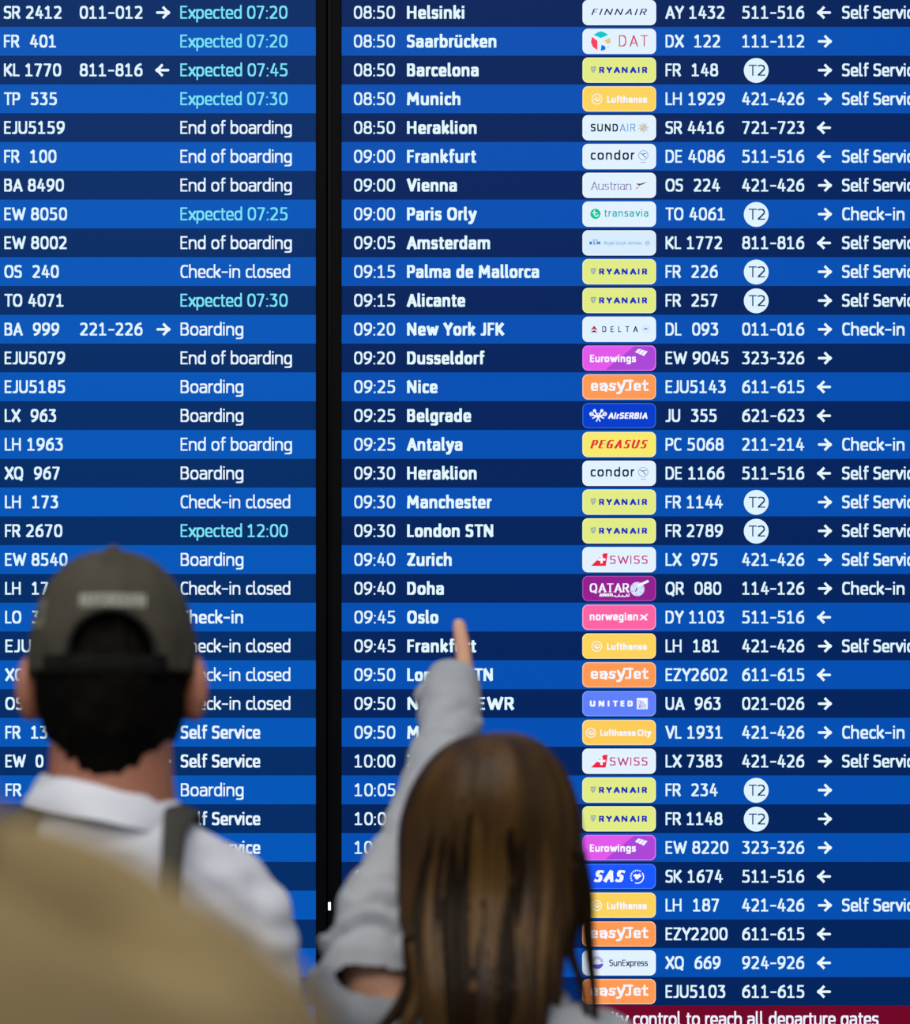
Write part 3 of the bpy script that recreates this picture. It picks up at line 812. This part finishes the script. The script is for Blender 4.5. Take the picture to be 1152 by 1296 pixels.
bmesh.ops.solidify(bm, geom=list(bm.faces), thickness=.003)
bm_obj('strap', bm, cap_d, cap, True)
bm = bmesh.new(); ball(bm, CC+Vector((0, 0, CRZ-.0148)), (.0085, .0085, .0062)); bm_obj('button', bm, cap_m, cap, True)
bm = bmesh.new()                                       # visor, on the far side
N_ = 24; top_ = []
for s_ in (0, 1):
    rows = []
    for j in range(7):
        t = j/6
        rows.append([bm.verts.new(CC+Vector((math.sin(math.radians(-66+132*i/N_))*(CRX-.004)*(1+.02*t), math.cos(math.radians(-66+132*i/N_))*(CRY-.004)+t*.072*math.cos(math.radians((-66+132*i/N_)*1.15))**.6 if abs((-66+132*i/N_)*1.15) < 90 else 0, -.022-.020*t*t-.05*(i/N_-.5)**2-.003*s_))) for i in range(N_+1)])
    for a, b in zip(rows, rows[1:]):
        for i in range(N_): bm.faces.new((a[i], a[i+1], b[i+1], b[i]))
bm_obj('visor', bm, cap_m, cap, True)
bm = bmesh.new()                                       # worn pale embroidered word: too blurred to read
random.seed(3)
thread = mat('pale_embroidery', (200, 204, 192), .8, (150, 154, 146), 80)
zc = px(0, 767, MY).z
def oncap(x, z, off):
    se = max(-1, min(1, (z-CC.z+.015)/CRZ)); ce = abs(math.cos(math.asin(se)))**.82
    sx = max(-.99, min(.99, (x-CC.x)/(CRX*ce)))
    return Vector((x, CC.y-CRY*ce*math.sqrt(1-sx*sx)-off, z))
xx = px(114, 0, MY).x
while xx < px(193, 0, MY).x:
    wl = random.uniform(.004, .0062)
    for (a, b, c, d) in ((0, -.0065, 0, .0065), (wl, -.0065, wl, .0065), (0, .006, wl, .006), (0, random.choice((0, -.006)), wl, 0)):
        p, q_ = oncap(xx+a, zc+b, .0012), oncap(xx+c, zc+d, .0012)
        tube(bm, [(*p, .0011), (*q_, .0011)], 6, 1)
    xx += wl+.0028
bm_obj('embroidery', bm, thread, cap, True)
bm = bmesh.new()                                       # small pale patch on the left side of the cap
for j in range(3):
    p, q_ = oncap(px(52+j*5, 0, MY).x, px(0, 798, MY).z, .0012), oncap(px(56+j*5, 0, MY).x, px(0, 764, MY).z, .0012)
    tube(bm, [(*p, .0014), (*q_, .0014)], 6, 1)
bm_obj('side_embroidery', bm, mat('grey_embroidery', (120, 120, 112), .8, (108, 108, 100), 80), cap, True)

# white shirt
shirt_m = mat('white_shirt_cotton', (216, 221, 236), .85, (226, 230, 242), 12, bump=.25, bscale=700, spec=.2, sheen=.15)
bm = bmesh.new()
torso(bm, [(.86, MX, MY, .190, .145), (.92, MX, MY, .188, .144), (1.0, MX, MY, .178, .132), (1.15, MX, MY, .168, .120), (1.28, MX, MY, .170, .122), (1.37, MX, MY-.004, .178, .116), (1.420, MX, MY-.010, .166, .102), (1.455, MX, MY-.015, .132, .090), (1.485, MX, MY-.018, .088, .078), (1.506, MX, MY-.018, .072, .073)])
for sx in (-1, 1):
    tube(bm, [(MX+sx*.112, MY-.004, 1.408, .056), (MX+sx*.136, MY-.006, 1.37, .059), (MX+sx*.149, MY-.008, 1.28, .055), (MX+sx*.160, MY-.012, 1.14, .051), (MX+sx*.170, MY+.02, 1.0, .047), (MX+sx*.168, MY+.075, .885, .040)], 22)
bm = fuse(bm, .006, 5)
def folds(c):
    x, z = c.x-MX, c.z
    f = .0022*math.sin((x*1.1+z*1.9)*95+6*noise.noise(c*7))*max(0, 1-abs(z-1.38)/.12)
    f += .0028*noise.noise(Vector((c.x*18, c.y*18, c.z*40)))
    return f
displace(bm, folds)
bm_obj('shirt', bm, shirt_m, man, True)
bm = bmesh.new()                                       # standing collar
secs = []
for z, g in ((1.484, .092), (1.494, .088), (1.506, .080), (1.514, .0755), (1.519, .0725), (1.520, .0700), (1.516, .0675), (1.502, .069)):
    secs.append(((MX-.004, MY-.018, z), (1, 0, -.20), (0, 1, -.02), g, g*1.02))
loft(bm, secs, 40, cap=False)
displace(bm, lambda c: .006*noise.noise(Vector((c.x*22, c.y*22, c.z*60))))
bm_obj('collar', bm, shirt_m, man, True)
bm = bmesh.new(); legs(bm, MX, MY, 1.76, 1.0, 1.12)
torso(bm, [(.84, MX, MY, .168, .125), (.90, MX, MY, .168, .122), (.97, MX, MY, .155, .11)])
bm = fuse(bm, .008, 3); displace(bm, lambda c: .004*noise.noise(Vector((c.x*14, c.y*14, c.z*30))))
navy = mat('navy_trousers', (34, 38, 52), .9, (40, 44, 58), 30, bump=.3, bscale=600)
bm_obj('trousers', bm, navy, man, True)
for sx in (-1, 1): shoe(MX+sx*.112, MY, man, mat('grey_shoe_leather', (70, 70, 72), .6, (80, 80, 82), 20))

# his rucksack: strap over the right shoulder, bag against the back
rk = empty('rucksack', (MX-.03, MY-.22, .98), 'dark olive rucksack on the back of the man in the cap, mostly hidden', 'rucksack')
rm = mat('dark_olive_webbing', (50, 50, 46), .85, (60, 60, 54), 60, bump=.4, bscale=900)
bm = bmesh.new(); box(bm, MX-.17, MX+.062, MY-.31, MY-.160, .97, 1.33)
bmesh.ops.bevel(bm, geom=list(bm.edges), offset=.045, segments=5, affect='EDGES', profile=.6)
displace(bm, lambda c: .005*noise.noise(c*14))
bm_obj('bag', bm, rm, rk, True)
bm = bmesh.new(); box(bm, MX-.15, MX+.04, MY-.335, MY-.301, .98, 1.16); bmesh.ops.bevel(bm, geom=list(bm.edges), offset=.015, segments=3, affect='EDGES')
bm_obj('front_pocket', bm, rm, rk, True)
def band(pts, wdt, thk=.004):
    """flat strap along pts: (point, outward normal)"""
    bm = bmesh.new()
    C = catmull([(*p, *n, w_) for (p, n), w_ in zip(pts, wdt)], 6)
    secs = []
    for i, c in enumerate(C):
        a, b = C[max(i-1, 0)], C[min(i+1, len(C)-1)]
        d = (Vector(b[:3])-Vector(a[:3])).normalized(); n = Vector(c[3:6]).normalized(); u = d.cross(n).normalized()
        secs.append((Vector(c[:3]), u, n, c[6]/2, thk))
    loft(bm, secs, 12)
    return bm
def sp(x, y, dy): 
    p = px(x, y, MY+dy); return p
for nm, pts, wd in (
    ('shoulder_strap', [((px(217, 1165, MY-.165)), (0, -1, 0)), ((px(217, 1120, MY-.150)), (0, -1, .1)), ((px(219, 1075, MY-.132)), (.1, -1, .4)), ((px(222, 1046, MY-.108)), (.15, -1, .9)),
        ((px(229, 1028, MY-.055)), (.3, -.3, 1)), ((px(233, 1024, MY+.0)), (.3, 0, 1)), ((px(235, 1042, MY+.07)), (.2, 1, .6)), ((px(228, 1120, MY+.125)), (0, 1, .1)), ((px(225, 1230, MY+.145)), (0, 1, 0))], [.022, .022, .023, .026, .036, .040, .036, .03, .026]),
    ('shoulder_strap', [(Vector((MX-.085, MY-.165, 1.30)), (0, -1, 0)), (Vector((MX-.09, MY-.135, 1.42)), (0, -1, .4)), (Vector((MX-.09, MY-.09, 1.475)), (-.3, -.6, 1)), (Vector((MX-.092, MY-.01, 1.492)), (-.3, 0, 1)), (Vector((MX-.09, MY+.09, 1.43)), (0, 1, .6)), (Vector((MX-.08, MY+.14, 1.30)), (0, 1, 0))], [.022, .026, .036, .038, .034, .026])):
    bm_obj(nm, band(pts, wd), rm, rk, True)

# ================================================================== the woman pointing
WY = 3.75
WX = px(622, 0, WY).x
woman = empty('person', (WX, WY, 0), 'long-haired woman in a light grey sweatshirt pointing up at the display', 'person')
WH = Vector((WX, WY, 1.462))
P = lambda x, y, d: px(x, y, d)
sh, el_, wr = P(474, 1188, 3.765), P(532, 1052, 3.94), P(566, 900, 4.17)
kn, ft = P(566, 850, 4.25), P(581, 791, 4.31)
bm = bmesh.new()
head(bm, WH, .94, -.25, male=False)
tube(bm, [(WX, WY-.012, 1.42, .052), (WX, WY-.016, 1.35, .052), (WX, WY-.01, 1.27, .062)], 24)
torso(bm, [(.78, WX, WY, .150, .110), (.90, WX, WY, .125, .090), (1.0, WX, WY, .120, .085), (1.12, WX, WY, .135, .095), (1.20, WX, WY-.004, .150, .085), (1.26, WX-.005, WY-.008, .110, .065), (1.295, WX, WY-.01, .06, .052)])
# raised left arm
tube(bm, [(WX-.085, WY, 1.25, .050), (*P(486, 1238, 3.745), .050), (*sh, .036), (*((sh+el_)/2), .040), (*el_, .034), (*((el_+wr)/2), .032), (*wr, .023)], 18)
# lowered right arm
tube(bm, [(WX+.135, WY, 1.20, .042), (WX+.160, WY-.01, 1.10, .038), (WX+.178, WY-.01, .96, .033), (WX+.182, WY+.04, .83, .030), (WX+.178, WY+.09, .73, .022)], 18)
hand(bm, (WX+.178, WY+.09, .73), (0, .15, -1), (-1, 0, 0), (0, 1, .1), .90, .4)
# pointing hand: fist inside the cuff, first finger stretched
hd = (kn-wr).normalized(); sd = Vector((1, 0, 0)); pn = Vector((0, .55, -1)).normalized()
for k in range(4):
    o = (.0225, .0075, -.0055, -.0160)[k]
    tube(bm, [(*wr, .016), (*(wr+hd*.04+sd*o*.8), .014), (*(wr+hd*.078+sd*o), .0105)], 12, 3)
    b_ = wr+hd*.078+sd*o
    if k == 0:
        tube(bm, [(*b_, .0116), (*(b_*.55+ft*.45+Vector((.0015, 0, 0))), .0108), (*(b_*.27+ft*.73+Vector((.001, 0, 0))), .0100), (*ft, .0088)], 14, 4)
    else:
        a1 = b_+(hd*.5+pn*.8).normalized()*.034; a2 = a1+(-hd*.75+pn*.55).normalized()*.026; a3 = a2+(-hd*.9-pn*.4).normalized()*.018
        tube(bm, [(*b_, .0095), (*a1, .0090), (*a2, .0085), (*a3, .0075)], 12, 3)
tb = wr+hd*.02+sd*.018
tube(bm, [(*tb, .013), (*(tb+hd*.03+sd*.012+pn*.018), .0105), (*(tb+hd*.048-sd*.002+pn*.034), .0095), (*(tb+hd*.056-sd*.022+pn*.040), .0082)], 12, 3)
legs(bm, WX, WY, 1.56, .95, .80)
bm_obj('body', fuse(bm, .0045, 2), skin_w, woman, True)
eyes(WH, .94, -.25, woman)
bm = bmesh.new()                                       # finger nail, on the side away from the palm
d_ = (ft-kn).normalized()
ball(bm, ft-d_*.004+Vector((0, -.0068, .002)), (.0055, .0016, .0075)); bm_obj('fingernail', bm, mat('nail', (236, 196, 180), .3), woman, True)

# sweatshirt
sw_m = mat('light_grey_jersey', (174, 179, 187), .95, (182, 187, 195), 40, bump=.4, bscale=900, spec=.15, sheen=.1)
bm = bmesh.new()
torso(bm, [(.74, WX, WY, .178, .140), (.80, WX, WY, .185, .145), (.92, WX, WY, .178, .140), (1.05, WX, WY, .175, .138), (1.15, WX, WY-.004, .178, .132), (1.215, WX, WY-.008, .168, .118), (1.255, WX+.006, WY-.012, .138, .100), (1.285, WX+.006, WY-.014, .098, .082)])
tube(bm, [(WX+.112, WY, 1.222, .058), (WX+.136, WY-.004, 1.18, .064), (WX+.165, WY-.01, 1.08, .060), (WX+.182, WY-.01, .95, .054), (WX+.186, WY+.04, .83, .048), (WX+.182, WY+.08, .755, .040)], 22)
# raised sleeve
tube(bm, [(*P(520, 1290, 3.76), .070), (*P(474, 1240, 3.75), .072), (*P(474, 1198, 3.755), .065), (*P(515, 1118, 3.84), .057), (*P(542, 1050, 3.94), .052), (*P(562, 970, 4.06), .045), (*P(570, 905, 4.16), .0405), (*P(571, 876, 4.20), .036)], 26, 6)
ball(bm, P(548, 882, 4.2), (.024, .024, .022))
bm = fuse(bm, .0055, 4)
def topx(c): return (c.x*F/c.y+576, HY-(c.z-CZ)*F/c.y)
foldc = [  # creases across the raised sleeve (picture column, row), depth, half width in px
 ([(404, 1172), (432, 1146), (470, 1134), (508, 1142)], .014, 7), ([(392, 1214), (420, 1180), (456, 1162), (486, 1164), (508, 1180)], .017, 8),
 ([(446, 1128), (480, 1112), (512, 1112)], .008, 7), ([(484, 1052), (505, 1046), (530, 1056)], .005, 8), ([(526, 925), (556, 912), (604, 930)], .006, 8), ([(580, 975), (596, 955), (606, 945)], .008, 7), ([(560, 905), (590, 892), (606, 905)], .005, 6)]
segs = []
for pts, dep, wd in foldc:
    segs += [(c[0], c[1], dep, wd) for c in catmull(pts, 8)]
def cre(c):
    f = 0
    x, y = topx(c)
    if x < 615:
        for a_, b_, dep, wd in segs:
            d2 = ((x-a_)**2+(y-b_)**2)/(wd*wd)
            if d2 < 9: f = min(f, -1.3*dep*math.exp(-d2))
            if d2 < 16: f = max(f, f)
    return f+.0030*noise.noise(c*26)+.002*noise.noise(Vector((c.x*18, c.y*18, c.z*50)))
displace(bm, cre)
# wide neckline pulled open on the raised side: cut a lens-shaped hole
lc = P(478, 1242, 3.68)
kill = [f for f in bm.faces if f.calc_center_median().y < 3.735 and ((f.calc_center_median().x-lc.x)/.047)**2+((f.calc_center_median().z-(lc.z+.10*(f.calc_center_median().x-lc.x)*-1.2))/.0155)**2 < 1]
bmesh.ops.delete(bm, geom=kill, context='FACES')
bmesh.ops.smooth_vert(bm, verts=[v for v in bm.verts if v.is_boundary], factor=.5, use_axis_x=True, use_axis_y=True, use_axis_z=True)
bmesh.ops.smooth_vert(bm, verts=[v for v in bm.verts if v.is_boundary], factor=.5, use_axis_x=True, use_axis_y=True, use_axis_z=True)
edges = [e for e in bm.edges if e.is_boundary]
sw = bm_obj('sweatshirt', bm, sw_m, woman, True)
bm = bmesh.new()                                       # ribbed band of the neckline
loft(bm, [((WX+.006, WY-.014, z), (1, 0, 0), (0, 1, .2), g, g) for z, g in ((1.262, .094), (1.275, .088), (1.292, .079), (1.296, .075), (1.292, .071), (1.28, .075))], 40, cap=False)
bm_obj('neckband', bm, sw_m, sw, True)
bm = bmesh.new()                                       # cuff round the knuckles
cd = (P(578, 850, 4.245)-P(566, 905, 4.16)).normalized()
c0 = P(572, 870, 4.212); u_ = cd.cross(Vector((0, 0, 1))).normalized(); v_ = cd.cross(u_)
loft(bm, [(c0-cd*.022, u_, v_, .033, .033), (c0-cd*.008, u_, v_, .0372, .037), (c0, u_, v_, .0365, .036), (c0+cd*.010, u_, v_, .034, .034), (c0+cd*.017, u_, v_, .029, .030), (c0+cd*.019, u_, v_, .024, .026), (c0+cd*.010, u_, v_, .022, .022)], 30, cap=False)
displace(bm, lambda c: .003*noise.noise(c*45))
bm_obj('cuff', bm, sw_m, sw, True)

# her hair
wh_m = mat('brown_hair', (40, 25, 9), .42, (92, 64, 26), 30, bump=.9, bscale=260, stretch=(1, 1, .07), spec=.28, detail=6, ramp=(.3, .72))
bm = bmesh.new()
HR = [ # picture row, left edge, right edge, half depth
 (1420, 556, 676, .022), (1360, 548, 686, .028), (1310, 540, 693, .034), (1265, 532, 697, .040), (1220, 522, 704, .048), (1180, 513, 716, .056), (1140, 506, 730, .070), (1100, 502, 739, .090), (1050, 503, 738, .104), (1010, 513, 731, .108), (975, 531, 716, .100), (950, 553, 697, .084), (935, 577, 677, .060), (927, 603, 655, .030)]
def ease(t): t = max(0, min(1, t)); return t*t*(3-2*t)
secs = []
for row, a, b, hd_ in catmull(HR, 4):
    dd = 3.71; p = px((a+b)/2, row, dd); yc = WY-.003-.105*ease((row-1075)/200)
    secs.append(((p.x, yc, p.z), (1, 0, 0), (0, 1, 0), (b-a)/2*dd/F, hd_))
loft(bm, secs, 120)
bm = fuse(bm, .0045, 3)
def strands(c):
    a = math.atan2(c.x-WX, -(c.y-WY))
    f = .0050*noise.noise(Vector((a*6.0, c.z*3.0, 1.3)))+.0030*noise.noise(Vector((a*16, c.z*4, 7)))+.0014*noise.noise(Vector((a*42, c.z*6, 3)))
    low = max(0, min(1, (1.45-c.z)/.15))
    return f*(.35+.9*low)*1.3
displace(bm, strands)
# open the front so that the face is free
kill = [f for f in bm.faces if f.calc_center_median().y > WH.y+.052 and abs(f.calc_center_median().x-WX-.012) < .056 and f.calc_center_median().z < WH.z+.052]
bmesh.ops.delete(bm, geom=kill, context='FACES')
hair = bm_obj('hair', bm, wh_m, woman, True)
random.seed(11)
wl_m = mat('light_brown_hair', (76, 53, 22), .4, (96, 69, 31), 40, bump=.7, bscale=300, stretch=(1, 1, .07), spec=.2, detail=6)
wd_m = mat('dark_brown_lock', (24, 15, 6), .45, (36, 23, 9), 40, bump=.7, bscale=300, stretch=(1, 1, .07), spec=.1, detail=6)
def edge_at(row):
    for q, r_ in zip(HR[::-1], HR[::-1][1:]):
        if q[0] <= row <= r_[0]:
            t = (row-q[0])/(r_[0]-q[0]); return [q[i]+(r_[i]-q[i])*t for i in range(4)]
    return HR[0] if row > 1400 else HR[-1]
def lock(u0, u1, r0, r1, rad, m, out=.003):
    """a lock lying on the hair: u from -1 (left) to 1 (right), rows r0..r1"""
    pts = []
    for i in range(9):
        t = i/8; row = r0+(r1-r0)*t; u = u0+(u1-u0)*t+.03*math.sin(t*5+u0*7)
        e = edge_at(row); x = (e[1]+e[2])/2+(e[2]-e[1])/2*u; yc = WY-.003-.105*ease((row-1075)/200)
        y = yc-e[3]*math.sqrt(max(.02, 1-u*u))-out
        p = px(x, row, 3.71); pts.append((p.x, y, p.z, rad*(.08+.92*math.sin(PI*min(1, .03+t*.96)))))
    bm = bmesh.new(); tube(bm, pts, 10, 2, flat=.30, up=(0, 1, 0)); bm_obj('hair_lock', bm, m, hair, True)
for i in range(40):
    u = -.93+1.86*((i*.618) % 1); r0 = 985+60*u*u+random.random()*120
    lock(u*.72, u*random.uniform(.95, 1.05)*.97, r0, r0+random.uniform(230, 400), random.uniform(.006, .013), (wd_m if (-.62 < u < -.32 or .08 < u < .38) and random.random() < .75 else random.choice((wl_m, wh_m, wh_m, wd_m))), -.0005)
# loose locks: right of the face, and forward over the left shoulder
for pts, m in (([(734, 1080, 3.70, .007), (742, 1130, 3.70, .008), (744, 1180, 3.70, .007), (749, 1230, 3.70, .0055), (753, 1285, 3.69, .004)], wd_m),
               ([(728, 1100, 3.70, .008), (729, 1150, 3.70, .008), (722, 1200, 3.70, .006), (736, 1245, 3.69, .0045), (743, 1290, 3.69, .003)], wd_m),
               ([(712, 1110, 3.70, .010), (716, 1160, 3.70, .009), (708, 1215, 3.70, .007), (702, 1300, 3.69, .005)], wh_m),
               ([(516, 1190, 3.665, .007), (520, 1240, 3.660, .008), (506, 1275, 3.655, .008), (480, 1305, 3.65, .006)], wd_m),
               ([(524, 1200, 3.662, .008), (532, 1250, 3.655, .009), (520, 1285, 3.652, .009), (500, 1315, 3.65, .006)], wh_m)):
    bm = bmesh.new(); tube(bm, [(*px(a, b, c), d) for a, b, c, d in pts], 10, 4, flat=.7, up=(0, 1, 0)); bm_obj('hair_lock', bm, m, hair, True)
bm = bmesh.new(); legs(bm, WX, WY, 1.56, .95, .98)
torso(bm, [(.72, WX, WY, .160, .120), (.80, WX, WY, .158, .118), (.86, WX, WY, .145, .11)])
bm = fuse(bm, .008, 3); displace(bm, lambda c: .003*noise.noise(Vector((c.x*14, c.y*14, c.z*30))))
bm_obj('jeans', bm, mat('blue_denim', (52, 66, 92), .9, (62, 78, 106), 40, bump=.4, bscale=700), woman, True)
for sx in (-1, 1): shoe(WX+sx*.098, WY, woman, mat('white_shoe_leather', (205, 205, 205), .5, (214, 214, 214), 20), .9)

# ================================================================== the near bystander in a khaki coat
NY = 1.40
NX = -.305
near = empty('person', (NX, NY, 0), 'very blurred bystander in a khaki coat, only one shoulder in frame', 'person')
NH = Vector((NX-.01, NY+.02, 1.655))
bm = bmesh.new()
head(bm, NH, 1.0, .15)
tube(bm, [(NX-.01, NY, 1.60, .060), (NX, NY-.01, 1.50, .064), (NX, NY, 1.44, .07)], 24)
torso(bm, [(.86, NX, NY, .155, .110), (1.1, NX, NY, .150, .10), (1.30, NX, NY, .165, .105), (1.385, NX, NY, .165, .092), (1.44, NX, NY, .09, .06)])
for sx in (-1, 1):
    tube(bm, [(NX+sx*.155, NY, 1.375, .050), (NX+sx*.19, NY-.01, 1.25, .045), (NX+sx*.215, NY-.01, 1.1, .038), (NX+sx*.22, NY+.03, .96, .034), (NX+sx*.215, NY+.085, .84, .025)], 18)
    hand(bm, (NX+sx*.215, NY+.085, .84), (0, .18, -1), (-sx, 0, 0), (0, 1, .1), 1.0, .4)
legs(bm, NX, NY, 1.76, 1.0, .86)
bm_obj('body', fuse(bm, .006, 3), skin, near, True)
eyes(NH, 1.0, .15, near)
bm = bmesh.new()
ball(bm, NH+Vector((0, -.014, .022)), (.084, .104, .106))
for v in bm.verts:
    if v.co.y > NH.y+.05 and v.co.z < NH.z+.06: v.co.y = NH.y+.05
displace(bm, lambda c: .004*noise.noise(c*60)); bm_obj('hair', bm, hair_m, near, True)
coat_m = mat('khaki_coat_canvas', (126, 111, 79), .9, (138, 121, 86), 9, bump=.3, bscale=500, spec=.2)
bm = bmesh.new()
torso(bm, [(.70, NX, NY, .235, .165), (.95, NX, NY, .215, .155), (1.15, NX, NY, .21, .15), (1.30, NX, NY, .255, .150), (1.375, NX, NY, .264, .135), (1.411, NX, NY, .252, .122), (1.442, NX, NY, .218, .110), (1.458, NX, NY, .192, .102), (1.4735, NX, NY, .168, .095), (1.490, NX, NY, .138, .088), (1.505, NX, NY, .106, .084)])
for sx in (-1, 1):
    tube(bm, [(NX+sx*.140, NY, 1.352, .068), (NX+sx*.182, NY, 1.350, .071), (NX+sx*.206, NY, 1.27, .068), (NX+sx*.215, NY, 1.12, .062), (NX+sx*.225, NY+.03, .98, .058), (NX+sx*.22, NY+.075, .865, .05)], 22)
bm = fuse(bm, .007, 4)
def coatfold(c):
    x, y = topx(c)
    d = (y-(1040+(x)*.66))/48.0                       # a long crease from the neck down over the shoulder blade
    f = (-.032*math.exp(-d*d)+.012*math.exp(-(d+1.6)**2))*(1 if x < 130 else math.exp(-((x-130)/120)**2)) if x > -200 else 0
    return f+.006*noise.noise(c*9)
displace(bm, coatfold)
coat = bm_obj('coat', bm, coat_m, near, True)
bm = bmesh.new()
loft(bm, [((NX, NY, z), (1, 0, 0), (0, 1, .15), g, g*.92) for z, g in ((1.485, .118), (1.505, .108), (1.535, .100), (1.542, .096), (1.535, .09), (1.50, .095))], 40, cap=False)
bm_obj('collar', bm, coat_m, coat, True)
bm = bmesh.new(); legs(bm, NX, NY, 1.76, 1.0, 1.12)
bm = fuse(bm, .008, 3); bm_obj('trousers', bm, navy, near, True)
for sx in (-1, 1): shoe(NX+sx*.11, NY, near, mat('brown_shoe_leather', (82, 58, 40), .5, (92, 66, 46), 20))
